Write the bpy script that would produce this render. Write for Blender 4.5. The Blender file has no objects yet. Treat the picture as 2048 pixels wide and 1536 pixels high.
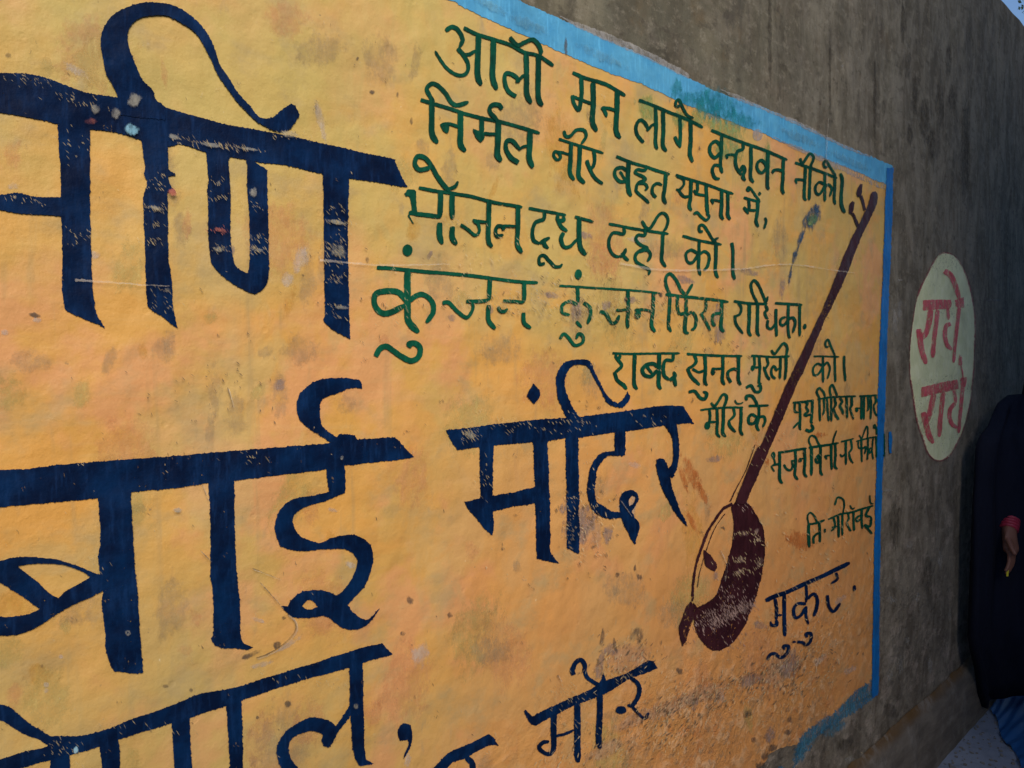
import bpy, bmesh, math, random
from mathutils import Vector, Matrix, geometry

S = bpy.context.scene
COL = S.collection
R = random.Random(7)

# ---------------------------------------------------------------- camera
F_PX, CX, CY = 1538.0, 1024.0, 768.0            # focal length in photo pixels, photo centre
PITCH = math.atan(48.0 / F_PX)
YAW = math.atan(1576.0 / F_PX * math.cos(PITCH))
CAM = Vector((0.0, -0.92, 1.45))
fw = Vector((math.cos(YAW) * math.cos(PITCH), math.sin(YAW) * math.cos(PITCH), -math.sin(PITCH)))
rt = Vector((math.sin(YAW), -math.cos(YAW), 0.0))
up = rt.cross(fw)
cd = bpy.data.cameras.new('camera')
cam = bpy.data.objects.new('camera', cd)
COL.objects.link(cam)
m = Matrix((rt, up, -fw)).transposed().to_4x4()
m.translation = CAM
cam.matrix_world = m
cd.sensor_width = 36.0
cd.lens = 36.0 * F_PX / 2048.0
cd.clip_start, cd.clip_end = 0.02, 2000.0
S.camera = cam

# ---------------------------------------------------------------- sky, sun, exposure
SUN_EL, SUN_AZ = math.radians(34), math.radians(203)     # azimuth: clockwise from +Y
w = bpy.data.worlds.new('World')
S.world = w
w.use_nodes = True
nt = w.node_tree
nt.nodes.clear()
sky = nt.nodes.new('ShaderNodeTexSky')
sky.sky_type = 'NISHITA'
sky.sun_disc = False
sky.sun_elevation = SUN_EL
sky.sun_rotation = SUN_AZ
sky.air_density, sky.dust_density, sky.ozone_density = 1.0, 0.3, 4.0
bg = nt.nodes.new('ShaderNodeBackground')
bg.inputs['Strength'].default_value = 0.06
wo = nt.nodes.new('ShaderNodeOutputWorld')
nt.links.new(sky.outputs[0], bg.inputs['Color'])
nt.links.new(bg.outputs[0], wo.inputs['Surface'])
sd = bpy.data.lights.new('sun', 'SUN')
sd.energy = 1.5
sd.angle = math.radians(36)
sd.color = (1.0, 0.9, 0.74)
sun = bpy.data.objects.new('sun', sd)
COL.objects.link(sun)
to_sun = Vector((math.sin(SUN_AZ) * math.cos(SUN_EL), math.cos(SUN_AZ) * math.cos(SUN_EL), math.sin(SUN_EL)))
sun.rotation_euler = to_sun.to_track_quat('Z', 'Y').to_euler()
S.view_settings.view_transform = 'Standard'
S.view_settings.look = 'None'
S.view_settings.exposure = 1.25
S.view_settings.gamma = 1.0
S.render.engine = 'CYCLES'


# ---------------------------------------------------------------- helpers
def at(px, py, off=0.0):
    """the point on the wall's face (or `off` metres in front of it) that belongs to a photo pixel"""
    d = fw * F_PX + rt * (px - CX) + up * (CY - py)
    t = (-off - CAM.y) / d.y
    return CAM + d * t


def at_depth(px, py, z):
    return CAM + fw * z + rt * ((px - CX) / F_PX * z) + up * ((CY - py) / F_PX * z)


def link(name, mesh, mats, parent=None):
    o = bpy.data.objects.new(name, mesh)
    COL.objects.link(o)
    for mm in (mats if isinstance(mats, (list, tuple)) else [mats]):
        mesh.materials.append(mm)
    if parent is not None:
        o.parent = parent
    return o


def tag(o, label=None, cat=None, group=None, kind=None):
    for k, v in (('label', label), ('category', cat), ('group', group), ('kind', kind)):
        if v:
            o[k] = v
    return o


def mesh_from(name, verts, faces, smooth=False):
    me = bpy.data.meshes.new(name)
    me.from_pydata([tuple(v) for v in verts], [], faces)
    me.update()
    if smooth:
        for p in me.polygons:
            p.use_smooth = True
    return me


def bm_obj(name, bm, mat, parent=None, smooth=False):
    me = bpy.data.meshes.new(name)
    bm.to_mesh(me)
    bm.free()
    if smooth:
        for p in me.polygons:
            p.use_smooth = True
    return link(name, me, mat, parent)


# ---------------------------------------------------------------- node helpers
class N:
    def __init__(self, name):
        self.m = bpy.data.materials.new(name)
        self.m.use_nodes = True
        self.t = self.m.node_tree
        self.t.nodes.clear()
        self.out = self.t.nodes.new('ShaderNodeOutputMaterial')
        self.pos = self.t.nodes.new('ShaderNodeNewGeometry').outputs['Position']

    def _in(self, sock, v):
        if v is None:
            return
        if hasattr(v, 'is_output'):
            self.t.links.new(v, sock)
        elif isinstance(v, (tuple, list)):
            v = tuple(v)
            sock.default_value = v if len(v) == len(sock.default_value) else v + (1.0,)
        else:
            sock.default_value = v

    def math(self, op, a, b=0.0, c=None, clamp=False):
        n = self.t.nodes.new('ShaderNodeMath')
        n.operation = op
        n.use_clamp = clamp
        self._in(n.inputs[0], a)
        self._in(n.inputs[1], b)
        if c is not None:
            self._in(n.inputs[2], c)
        return n.outputs[0]

    def map(self, scale=(1, 1, 1), rot=(0, 0, 0), loc=(0, 0, 0), vec=None):
        n = self.t.nodes.new('ShaderNodeMapping')
        self._in(n.inputs['Vector'], vec or self.pos)
        n.inputs['Location'].default_value = loc
        n.inputs['Rotation'].default_value = rot
        n.inputs['Scale'].default_value = scale
        return n.outputs[0]

    def noise(self, scale, detail=4.0, rough=0.55, vec=None, dist=0.0):
        n = self.t.nodes.new('ShaderNodeTexNoise')
        self._in(n.inputs['Vector'], vec or self.pos)
        n.inputs['Scale'].default_value = scale
        n.inputs['Detail'].default_value = detail
        n.inputs['Roughness'].default_value = rough
        n.inputs['Distortion'].default_value = dist
        return n.outputs['Fac']

    def voro(self, scale, vec=None, feature='F1', rnd=1.0):
        n = self.t.nodes.new('ShaderNodeTexVoronoi')
        n.feature = feature
        self._in(n.inputs['Vector'], vec or self.pos)
        n.inputs['Scale'].default_value = scale
        n.inputs['Randomness'].default_value = rnd
        return n.outputs['Distance']

    def ramp(self, f, a, b, c=0.0, d=1.0):
        n = self.t.nodes.new('ShaderNodeMapRange')
        n.interpolation_type = 'SMOOTHSTEP'
        self._in(n.inputs['Value'], f)
        for k, v in (('From Min', a), ('From Max', b), ('To Min', c), ('To Max', d)):
            n.inputs[k].default_value = v
        return n.outputs['Result']

    def mix(self, f, a, b, mode='MIX'):
        n = self.t.nodes.new('ShaderNodeMix')
        n.data_type = 'RGBA'
        n.blend_type = mode
        self._in(n.inputs[0], f)
        self._in(n.inputs[6], a)
        self._in(n.inputs[7], b)
        return n.outputs[2]

    def sep(self, vec=None):
        n = self.t.nodes.new('ShaderNodeSeparateXYZ')
        self._in(n.inputs[0], vec or self.pos)
        return n.outputs

    def attr(self, name):
        n = self.t.nodes.new('ShaderNodeAttribute')
        n.attribute_name = name
        return n.outputs['Fac']

    def bump(self, h, strength, dist, normal=None):
        n = self.t.nodes.new('ShaderNodeBump')
        n.inputs['Strength'].default_value = strength
        n.inputs['Distance'].default_value = dist
        self._in(n.inputs['Height'], h)
        if normal is not None:
            self._in(n.inputs['Normal'], normal)
        return n.outputs[0]

    def bsdf(self, col, rough=0.7, spec=0.3, normal=None, alpha=None, sheen=None):
        b = self.t.nodes.new('ShaderNodeBsdfPrincipled')
        self._in(b.inputs['Base Color'], col)
        self._in(b.inputs['Roughness'], rough)
        b.inputs['Specular IOR Level'].default_value = spec
        if normal is not None:
            self._in(b.inputs['Normal'], normal)
        if alpha is not None:
            self._in(b.inputs['Alpha'], alpha)
        self.t.links.new(b.outputs[0], self.out.inputs[0])
        return self.m


def plaster_bump(n, gain=1.0):
    """the relief every coat on the wall shares: trowel waves, grain and the blistered zone near the foot"""
    z = n.sep()[2]
    low = n.ramp(z, 0.62, 0.92, 1.0, 0.0)
    patch = n.ramp(n.noise(2.3, 3), 0.35, 0.65)
    damp = n.math('MULTIPLY', low, n.math('ADD', n.math('MULTIPLY', patch, 0.7), 0.3))
    waves = n.noise(5.5, 3, 0.5)
    mid = n.noise(38, 5, 0.6)
    grain = n.noise(420, 3, 0.6)
    flake = n.noise(1.0, 6, 0.74, vec=n.map((21, 21, 24), (0, math.radians(-32), 0)), dist=0.2)
    flake = n.ramp(flake, 0.30, 0.68)
    h = n.math('MULTIPLY', waves, 2.1)
    h = n.math('ADD', h, n.math('MULTIPLY', mid, 0.21))
    h = n.math('ADD', h, n.math('MULTIPLY', grain, 0.013))
    h = n.math('ADD', h, n.math('MULTIPLY', n.math('MULTIPLY', flake, damp), 0.5))
    pits = n.ramp(n.voro(26), 0.05, 0.13)
    h = n.math('ADD', h, n.math('MULTIPLY', pits, 0.035))
    return n.bump(h, 0.85 * gain, 0.012), damp


def wall_mat():
    n = N('weathered_plaster')
    nor, damp = plaster_bump(n, 1.15)
    warp = n.noise(6, 4, 0.6)
    streak = n.noise(1.0, 6, 0.68, vec=n.map((7.5, 7.5, 2.6)), dist=0.8)
    streak2 = n.noise(1.0, 5, 0.7, vec=n.map((30, 30, 11)), dist=0.8)
    blotch = n.noise(4.2, 6, 0.68)
    c = n.mix(n.ramp(streak, 0.34, 0.66), (0.092, 0.081, 0.052), (0.180, 0.158, 0.105))
    c = n.mix(n.ramp(blotch, 0.42, 0.62, 0.0, 0.8), c, (0.124, 0.119, 0.086))
    c = n.mix(n.ramp(warp, 0.5, 0.66, 0.0, 0.6), c, (0.160, 0.123, 0.082))
    c = n.mix(n.ramp(streak2, 0.52, 0.72, 0.0, 0.7), c, (0.216, 0.198, 0.142))
    dark = n.ramp(n.noise(1.0, 6, 0.72, vec=n.map((10, 10, 4.6), loc=(3, 0, 5)), dist=0.7), 0.53, 0.66, 0.0, 0.85)
    c = n.mix(dark, c, (0.056, 0.049, 0.036))
    big = n.noise(1.0, 5, 0.6, vec=n.map((2.6, 2.6, 0.8), loc=(5, 5, 5)))
    c = n.mix(n.ramp(big, 0.40, 0.62, 0.65, 0.0), c, (0.070, 0.060, 0.042))
    c = n.mix(n.ramp(big, 0.52, 0.68, 0.0, 0.6), c, (0.235, 0.200, 0.140))
    low = n.ramp(n.sep()[2], 0.5, 1.7, 1.0, 0.10)
    c = n.mix(n.math('MULTIPLY', low, 0.6), c, (0.170, 0.130, 0.105))
    pale = n.ramp(n.noise(1.0, 6, 0.75, vec=n.map((7, 7, 12), (0, math.radians(-15), 0))), 0.50, 0.60)
    c = n.mix(n.math('MULTIPLY', pale, low), c, (0.36, 0.29, 0.245))
    dk2 = n.ramp(n.noise(1.0, 6, 0.75, vec=n.map((6, 6, 10), (0, math.radians(-15), 0), (5, 2, 7))), 0.50, 0.60)
    c = n.mix(n.math('MULTIPLY', n.math('MULTIPLY', dk2, low), 0.8), c, (0.060, 0.048, 0.039))
    rust = n.ramp(n.noise(6.5, 5, 0.65, vec=n.map(loc=(2, 6, 1))), 0.55, 0.70, 0.0, 0.6)
    c = n.mix(rust, c, (0.136, 0.092, 0.047))
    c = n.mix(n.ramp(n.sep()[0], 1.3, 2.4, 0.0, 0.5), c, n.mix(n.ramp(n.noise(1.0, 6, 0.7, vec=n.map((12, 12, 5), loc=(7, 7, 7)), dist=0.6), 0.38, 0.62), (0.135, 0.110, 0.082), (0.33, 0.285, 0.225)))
    mott = n.noise(1.0, 5, 0.75, vec=n.map((26, 26, 40)))
    c = n.mix(n.ramp(mott, 0.50, 0.68, 0.0, 0.5), c, (0.31, 0.27, 0.205))
    c = n.mix(n.ramp(n.noise(1.0, 5, 0.75, vec=n.map((20, 20, 30), loc=(3, 1, 9))), 0.52, 0.68, 0.0, 0.65), c, (0.062, 0.050, 0.037))
    spec = n.ramp(n.noise(260, 2), 0.58, 0.7, 0.0, 0.5)
    c = n.mix(spec, c, (0.048, 0.044, 0.034))
    return n.bsdf(c, 0.85, 0.25, nor)


def panel_mat():
    n = N('ochre_limewash')
    nor, damp = plaster_bump(n, 1.0)
    x, y, z = n.sep()
    a = n.noise(3.2, 5, 0.6)
    b = n.noise(5.2, 5, 0.6, vec=n.map((1, 1, 1), loc=(7, 3, 2)))
    d = n.noise(2.1, 4, 0.55, vec=n.map((1, 1, 0.7), loc=(1, 9, 4)))
    brush = n.noise(1.0, 4, 0.6, vec=n.map((9, 9, 90), (0, math.radians(8), 0)))
    c = n.mix(n.ramp(a, 0.40, 0.60), (0.69, 0.355, 0.082), (0.61, 0.385, 0.112))
    c = n.mix(n.ramp(b, 0.48, 0.60, 0.0, 0.75), c, (0.73, 0.335, 0.145))
    c = n.mix(n.ramp(d, 0.50, 0.62, 0.0, 0.8), c, (0.53, 0.375, 0.115))
    c = n.mix(n.ramp(brush, 0.45, 0.75, 0.0, 0.22), c, (0.74, 0.47, 0.19))
    patch = n.noise(1.0, 5, 0.6, vec=n.map((6.5, 6.5, 4.2), (0, math.radians(20), 0), (3, 8, 1)), dist=0.4)
    c = n.mix(n.ramp(patch, 0.54, 0.60, 0.0, 0.45), c, (0.58, 0.40, 0.155))
    patch2 = n.noise(1.0, 5, 0.6, vec=n.map((4.6, 4.6, 6.4), (0, math.radians(-15), 0), (6, 2, 5)), dist=0.5)
    c = n.mix(n.ramp(patch2, 0.55, 0.62, 0.0, 0.5), c, (0.74, 0.35, 0.075))
    drip = n.noise(1.0, 4, 0.6, vec=n.map((24, 24, 2.2), loc=(1, 4, 2)), dist=0.3)
    c = n.mix(n.ramp(drip, 0.56, 0.70, 0.0, 0.5), c, (0.42, 0.28, 0.12))
    lemon = n.math('MULTIPLY', n.ramp(n.math('ADD', z, n.math('MULTIPLY', b, 0.5)), 1.72, 2.02), n.ramp(x, 1.5, 0.9, 0.0, 1.0))
    c = n.mix(n.math('MULTIPLY', lemon, n.ramp(a, 0.4, 0.6, 0.25, 0.8)), c, (0.56, 0.42, 0.125))
    olive = n.math('MULTIPLY', n.ramp(x, 0.35, 0.75, 1.0, 0.0), n.ramp(z, 0.95, 1.3, 1.0, 0.0))
    c = n.mix(n.math('MULTIPLY', olive, n.ramp(b, 0.35, 0.6, 0.9, 0.35)), c, (0.53, 0.385, 0.14))
    rosy = n.math('MULTIPLY', n.ramp(n.math('ADD', x, n.math('MULTIPLY', a, 0.4)), 0.75, 1.15), n.ramp(n.math('ADD', z, n.math('MULTIPLY', b, 0.4)), 1.35, 1.7, 1.0, 0.0))
    c = n.mix(n.math('MULTIPLY', rosy, 0.55), c, (0.68, 0.295, 0.105))
    orange = n.math('MULTIPLY', n.ramp(n.math('ADD', x, n.math('MULTIPLY', d, 0.8)), 1.35, 2.1), n.ramp(n.math('ADD', z, n.math('MULTIPLY', a, 0.5)), 1.1, 1.55, 1.0, 0.0))
    c = n.mix(n.math('MULTIPLY', orange, 0.8), c, (0.66, 0.285, 0.09))
    # thin coat: grey plaster ghosting through
    ghost = n.ramp(n.noise(9, 5, 0.62, vec=n.map((1, 1, 1.3), loc=(4, 1, 8))), 0.50, 0.70, 0.0, 0.6)
    c = n.mix(ghost, c, (0.42, 0.31, 0.15))
    smudge = n.ramp(n.noise(1.0, 4, 0.6, vec=n.map((26, 26, 11), loc=(2, 2, 2))), 0.62, 0.76, 0.0, 0.5)
    c = n.mix(smudge, c, (0.34, 0.26, 0.16))
    # blistered foot: orange, brown and pale flakes
    fl = n.noise(1.0, 6, 0.74, vec=n.map((21, 21, 24), (0, math.radians(-32), 0)), dist=0.2)
    f1 = n.math('MULTIPLY', n.ramp(fl, 0.5, 0.60), damp)
    f2 = n.math('MULTIPLY', n.ramp(fl, 0.30, 0.42, 1.0, 0.0), damp)
    c = n.mix(n.math('MULTIPLY', damp, n.ramp(n.noise(7, 4), 0.35, 0.65, 0.3, 0.9)), c, (0.68, 0.29, 0.075))
    c = n.mix(n.math('MULTIPLY', f1, 0.85), c, (0.78, 0.47, 0.25))
    f3 = n.math('MULTIPLY', n.ramp(n.noise(1.0, 5, 0.7, vec=n.map((26, 26, 30), (0, math.radians(-30), 0), (3, 3, 3))), 0.52, 0.62), damp)
    c = n.mix(n.math('MULTIPLY', f3, 0.75), c, (0.36, 0.22, 0.12))
    f4 = n.math('MULTIPLY', n.ramp(n.noise(1.0, 5, 0.7, vec=n.map((16, 16, 20), (0, math.radians(-30), 0), (8, 1, 3))), 0.54, 0.62), damp)
    c = n.mix(n.math('MULTIPLY', f4, 0.8), c, (0.66, 0.24, 0.06))
    c = n.mix(n.math('MULTIPLY', f2, 0.6), c, (0.30, 0.15, 0.06))
    # small flecks of dirt and of bare plaster
    v = n.noise(62, 3, 0.6)
    c = n.mix(n.ramp(v, 0.70, 0.77, 0.0, 0.55), c, (0.20, 0.14, 0.09))
    c = n.mix(n.ramp(n.noise(75, 3, 0.6, vec=n.map(loc=(5, 5, 5))), 0.72, 0.78, 0.0, 0.6), c, (0.80, 0.66, 0.42))
    c = n.mix(n.ramp(n.noise(380, 2), 0.58, 0.75, 0.0, 0.12), c, (0.36, 0.22, 0.08))
    return n.bsdf(c, n.ramp(a, 0.3, 0.7, 0.52, 0.68), 0.4, nor)


def paint_mat(name, col, col2, chip=0.3, rough=0.5, base_alpha=1.0, streak=True, fade=False, spec=0.4):
    """oil paint over the plaster: uneven coat, worn through along the high spots"""
    n = N(name)
    nor, damp = plaster_bump(n, 0.9)
    coat = n.noise(16, 5, 0.65)
    br = n.noise(1.0, 4, 0.6, vec=n.map((150, 150, 26), (0, math.radians(-24), 0)))
    c = n.mix(n.ramp(coat, 0.35, 0.7), col, col2)
    c = n.mix(n.ramp(br, 0.48, 0.75, 0.0, 0.4), c, tuple(min(1.0, v * 1.7 + 0.006) for v in col2))
    c = n.mix(n.ramp(n.noise(7, 4, 0.6, vec=n.map(loc=(9, 2, 1))), 0.52, 0.72, 0.0, 0.5), c, tuple(v * 0.55 for v in col))
    # wear: rows of scuffs, stronger where a broad mask allows it
    mask = n.ramp(n.noise(3.6, 3, 0.5, vec=n.map((0.6, 0.6, 2.6), loc=(3, 1, 6))), 0.40, 0.66)
    scuff = n.noise(1.0, 4, 0.7, vec=n.map((170, 170, 95), (0, math.radians(35), 0)))
    dots = n.noise(120, 3, 0.65)
    th = n.math('SUBTRACT', 0.76, n.math('MULTIPLY', mask, 0.11 * chip / 0.3))
    hole = n.math('MAXIMUM', scuff, n.math('ADD', dots, -0.03))
    al = n.ramp(n.math('SUBTRACT', th, hole), -0.02, 0.05)
    al = n.math('MULTIPLY', al, n.ramp(n.math('MULTIPLY', damp, n.noise(60, 4, 0.7)), 0.56, 0.70, 1.0, 0.2))
    if base_alpha < 1.0:
        al = n.math('MULTIPLY', al, n.ramp(n.noise(36, 4, 0.7), 0.3, 0.62, base_alpha * 0.35, base_alpha))
    if fade:
        al = n.math('MULTIPLY', al, n.ramp(n.math('ADD', n.attr('fade'), n.math('MULTIPLY', n.math('SUBTRACT', n.noise(1.0, 5, 0.75, vec=n.map((75, 75, 48), (0, math.radians(35), 0))), 0.5), 2.6)), 0.25, 1.05))
    return n.bsdf(c, rough, spec, nor, al)


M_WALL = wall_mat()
M_PANEL = panel_mat()
M_NAVY = paint_mat('navy_oil_paint', (0.0010, 0.0065, 0.030), (0.0015, 0.020, 0.078), 0.14, 0.55, spec=0.10)
M_GREEN = paint_mat('green_oil_paint', (0.002, 0.038, 0.024), (0.003, 0.080, 0.044), 0.22, 0.55, spec=0.12)
M_GREENW = paint_mat('worn_green_paint', (0.003, 0.060, 0.034), (0.004, 0.10, 0.052), 0.38, 0.55, spec=0.12)
M_BLUE = paint_mat('sky_blue_paint', (0.068, 0.31, 0.56), (0.10, 0.37, 0.60), 0.12, 0.55)
M_LINE = paint_mat('deep_blue_paint', (0.004, 0.12, 0.40), (0.006, 0.16, 0.48), 0.18, 0.5)
M_MAROON = paint_mat('maroon_paint', (0.030, 0.006, 0.009), (0.052, 0.012, 0.016), 0.40, 0.5)
M_BOWL = paint_mat('worn_maroon_paint', (0.026, 0.005, 0.008), (0.045, 0.010, 0.014), 0.36, 0.55, spec=0.2)
M_SMEAR = paint_mat('thin_blue_smear', (0.03, 0.19, 0.36), (0.05, 0.25, 0.42), 0.5, 0.65, 0.75)
M_PRIMER = paint_mat('pale_primer', (0.34, 0.325, 0.32), (0.44, 0.42, 0.41), 0.6, 0.7, 0.6)
M_CREAM = paint_mat('cream_green_paint', (0.68, 0.71, 0.42), (0.78, 0.79, 0.50), 0.35, 0.7)
M_RED = paint_mat('red_paint', (0.66, 0.060, 0.095), (0.80, 0.15, 0.19), 0.4, 0.6, 0.9)
M_REDTHIN = paint_mat('thin_red_paint', (0.36, 0.04, 0.07), (0.42, 0.06, 0.09), 0.5, 0.6, 0.6)
M_FEATHER = paint_mat('faded_blue_paint', (0.035, 0.075, 0.14), (0.06, 0.12, 0.19), 0.5, 0.6, 0.85, fade=True)
M_EYE = paint_mat('faded_green_paint', (0.06, 0.20, 0.12), (0.16, 0.24, 0.10), 0.4, 0.6, 0.75, fade=True)
M_GREY = paint_mat('grey_scrape', (0.30, 0.22, 0.20), (0.36, 0.27, 0.24), 0.3, 0.8, 0.6, fade=True)
M_PALE = paint_mat('pale_scrape', (0.62, 0.52, 0.44), (0.70, 0.58, 0.48), 0.3, 0.8, 0.5, fade=True)
M_ORANGE = paint_mat('orange_splash', (0.52, 0.15, 0.03), (0.58, 0.20, 0.05), 0.3, 0.6, 0.75, fade=True)
M_DARK = paint_mat('dark_smudge', (0.10, 0.075, 0.06), (0.14, 0.10, 0.07), 0.3, 0.8, 0.7, fade=True)
M_PEEL = paint_mat('peeled_plaster', (0.60, 0.34, 0.18), (0.68, 0.42, 0.25), 0.3, 0.8, 0.7, fade=True)
M_LBLUE = paint_mat('pale_blue_chip', (0.20, 0.42, 0.55), (0.30, 0.50, 0.62), 0.1, 0.6, fade=True)
M_TEAL = paint_mat('green_drip', (0.30, 0.36, 0.10), (0.22, 0.36, 0.16), 0.1, 0.6, 0.75, fade=True)
M_TICKD = paint_mat('dark_nick', (0.16, 0.10, 0.055), (0.20, 0.13, 0.07), 0.0, 0.8, 0.9)
M_TICKP = paint_mat('pale_nick', (0.70, 0.50, 0.27), (0.76, 0.57, 0.34), 0.0, 0.8, 0.6)
M_TICKO = paint_mat('ochre_nick', (0.50, 0.38, 0.19), (0.58, 0.45, 0.25), 0.0, 0.8, 0.55)
M_TICKV = paint_mat('mauve_nick', (0.36, 0.23, 0.20), (0.42, 0.28, 0.25), 0.0, 0.8, 0.9)


# ---------------------------------------------------------------- brush work
def catmull(p, step):
    if len(p) == 2:
        k = max(2, int((Vector(p[1]) - Vector(p[0])).length / step))
        return [Vector(p[0]).lerp(Vector(p[1]), i / k) for i in range(k + 1)]
    q = [Vector(v) for v in p]
    q = [q[0] * 2 - q[1]] + q + [q[-1] * 2 - q[-2]]
    o = []
    for i in range(1, len(q) - 2):
        a, b, c, d = q[i - 1], q[i], q[i + 1], q[i + 2]
        k = max(2, int((c - b).length / step))
        for j in range(k):
            t = j / k
            o.append(0.5 * (2 * b + (c - a) * t + (2 * a - 5 * b + 4 * c - d) * t * t + (3 * b - a - 3 * c + d) * t ** 3))
    o.append(q[-2])
    return o


class Wobble:
    """smooth random deviation of a brush edge, in pixels"""

    def __init__(self, amp, hair=0.0):
        self.amp, self.hair = amp, hair
        self.ph = [(R.uniform(0, 9), R.uniform(0.05, 0.16)), (R.uniform(0, 9), R.uniform(0.3, 0.6)), (R.uniform(0, 9), R.uniform(0.9, 1.6))]

    def __call__(self, s):
        v = sum(math.sin(p + s * f) * a for (p, f), a in zip(self.ph, (0.5, 0.35, 0.25)))
        v += R.gauss(0, 0.32)
        if self.hair and R.random() < 0.16:
            v += R.random() * self.hair
        return v * self.amp


class Paint:
    """collects strokes and filled shapes of one painted thing, given in photo pixels, and lays them on the wall"""

    def __init__(self, base=0.0022, step=0.00012):
        self.step = step
        self.v, self.f, self.mi, self.fade, self.off = [], [], [], [], base

    def _add(self, pts, faces, mi=0, fade=None):
        k = len(self.v)
        self.v += pts
        self.fade += fade or [1.0] * len(pts)
        self.f += [tuple(i + k for i in fc) for fc in faces]
        self.mi += [mi] * len(faces)
        self.off += self.step

    def stroke(self, pts, wd, tile=(0, 0, 1), mi=0, amp=0.4, ends=(0.75, 0.35)):
        ox, oy, s = tile
        p = catmull([(ox + x / s, oy + y / s) for x, y in pts], 1.6)
        if isinstance(wd, (tuple, list)):
            w0, w1 = wd[0] / s, wd[1] / s
        else:
            w0 = w1 = wd / s
        L = [0.0]
        for i in range(1, len(p)):
            L.append(L[-1] + (p[i] - p[i - 1]).length)
        tot = L[-1] or 1.0
        wl, wr = Wobble(amp, 1.0), Wobble(amp, 1.0)
        vs, fs = [], []
        for i, c in enumerate(p):
            t = (p[min(i + 1, len(p) - 1)] - p[max(i - 1, 0)]).normalized()
            nrm = Vector((-t.y, t.x))
            ww = (w0 + (w1 - w0) * L[i] / tot) * 0.5
            rr = max(ww * 1.3, 1.0)
            k = 1.0
            if L[i] < rr:
                k = ends[0] + (1 - ends[0]) * math.sqrt(L[i] / rr)
            if tot - L[i] < rr * 1.6:
                k = min(k, ends[1] + (1 - ends[1]) * math.sqrt(max(0, (tot - L[i]) / (rr * 1.6))))
            o = self.off + 0.00010 * L[i] / tot
            a = c + nrm * (ww * k + wl(L[i]))
            b = c - nrm * (ww * k + wr(L[i]))
            vs += [at(a.x, a.y, o), at(b.x, b.y, o)]
            if i:
                j = 2 * i
                fs.append((j - 2, j - 1, j + 1, j))
        self._add(vs, fs, mi)

    def _loop(self, pts, tile, amp, step, hair=1.5):
        ox, oy, s = tile
        q = [Vector((ox + x / s, oy + y / s)) for x, y in pts]
        n = len(q)
        area = sum(q[i].x * q[(i + 1) % n].y - q[(i + 1) % n].x * q[i].y for i in range(n))
        sg = 1.0 if area > 0 else -1.0
        sharp = []
        for i in range(n):
            a, b = q[i] - q[i - 1], q[(i + 1) % n] - q[i]
            sharp.append(a.length > 0 and b.length > 0 and a.angle(b) > math.radians(48))
        st = [i for i in range(n) if sharp[i]]
        if not st:
            loop = catmull(q[-1:] + q + q[:2], step)
            # drop lead-in and lead-out
            i0 = min(range(len(loop) // 3 + 1), key=lambda i: (loop[i] - q[0]).length)
            i1 = max(range(len(loop) * 2 // 3, len(loop)), key=lambda i: -(loop[i] - q[0]).length)
            out = loop[i0:i1]
        else:
            out = []
            for a, b in zip(st, st[1:] + [st[0] + n]):
                out += catmull([q[i % n] for i in range(a, b + 1)], step)[:-1]
        wb = Wobble(amp, hair)
        res, L = [], 0.0
        for i, c in enumerate(out):
            nx = out[(i + 1) % len(out)]
            t = (nx - out[i - 1])
            if t.length == 0:
                continue
            t.normalize()
            nrm = Vector((t.y, -t.x)) * sg
            res.append(c + nrm * wb(L))
            L += (nx - c).length
        return res

    def fill(self, pts, tile=(0, 0, 1), mi=0, amp=0.7, holes=(), step=2.2, hair=1.5):
        loops = [self._loop(pts, tile, amp, step, hair)] + [self._loop(h, tile, amp * 0.7, step, hair) for h in holes]
        flat = [v for l in loops for v in l]
        tris = geometry.tessellate_polygon([[Vector((v.x, v.y, 0)) for v in l] for l in loops])
        vs = [at(v.x, v.y, self.off) for v in flat]
        fs = []
        for a, b, c in tris:
            e = (flat[b].x - flat[a].x) * (flat[c].y - flat[a].y) - (flat[c].x - flat[a].x) * (flat[b].y - flat[a].y)
            if abs(e) > 1e-9:
                fs.append((a, c, b) if e < 0 else (a, b, c))
        self._add(vs, fs, mi)

    def oval(self, x, y, rx, ry, tile=(0, 0, 1), mi=0, amp=0.5, rot=0.0):
        cs, sn = math.cos(rot), math.sin(rot)
        pts = []
        for i in range(14):
            a = i / 14 * 2 * math.pi
            u, v = rx * math.cos(a), ry * math.sin(a)
            pts.append((x + u * cs - v * sn, y + u * sn + v * cs))
        self.fill(pts, tile, mi, amp)

    def blob(self, x, y, rx, ry, tile=(0, 0, 1), mi=0, rot=0.0):
        """a patch that fades out at its rim"""
        ox, oy, s = tile
        x, y, rx, ry = ox + x / s, oy + y / s, rx / s, ry / s
        cs, sn = math.cos(rot), math.sin(rot)
        K = 28
        vs, fd, fs = [at(x, y, self.off)], [1.0], []
        for ring, fr in ((0.5, 0.85), (1.0, 0.0)):
            wb = [1 + R.uniform(-0.22, 0.22) for _ in range(K)]
            for i in range(K):
                a = i / K * 2 * math.pi
                r = ring * (wb[i] * 0.5 + wb[i - 1] * 0.5)
                u, v = rx * r * math.cos(a), ry * r * math.sin(a)
                vs.append(at(x + u * cs - v * sn, y + u * sn + v * cs, self.off))
                fd.append(fr)
        for i in range(K):
            j = (i + 1) % K
            fs.append((0, 1 + i, 1 + j))
            fs.append((1 + i, 1 + K + i, 1 + K + j, 1 + j))
        self._add(vs, fs, mi, fd)

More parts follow.
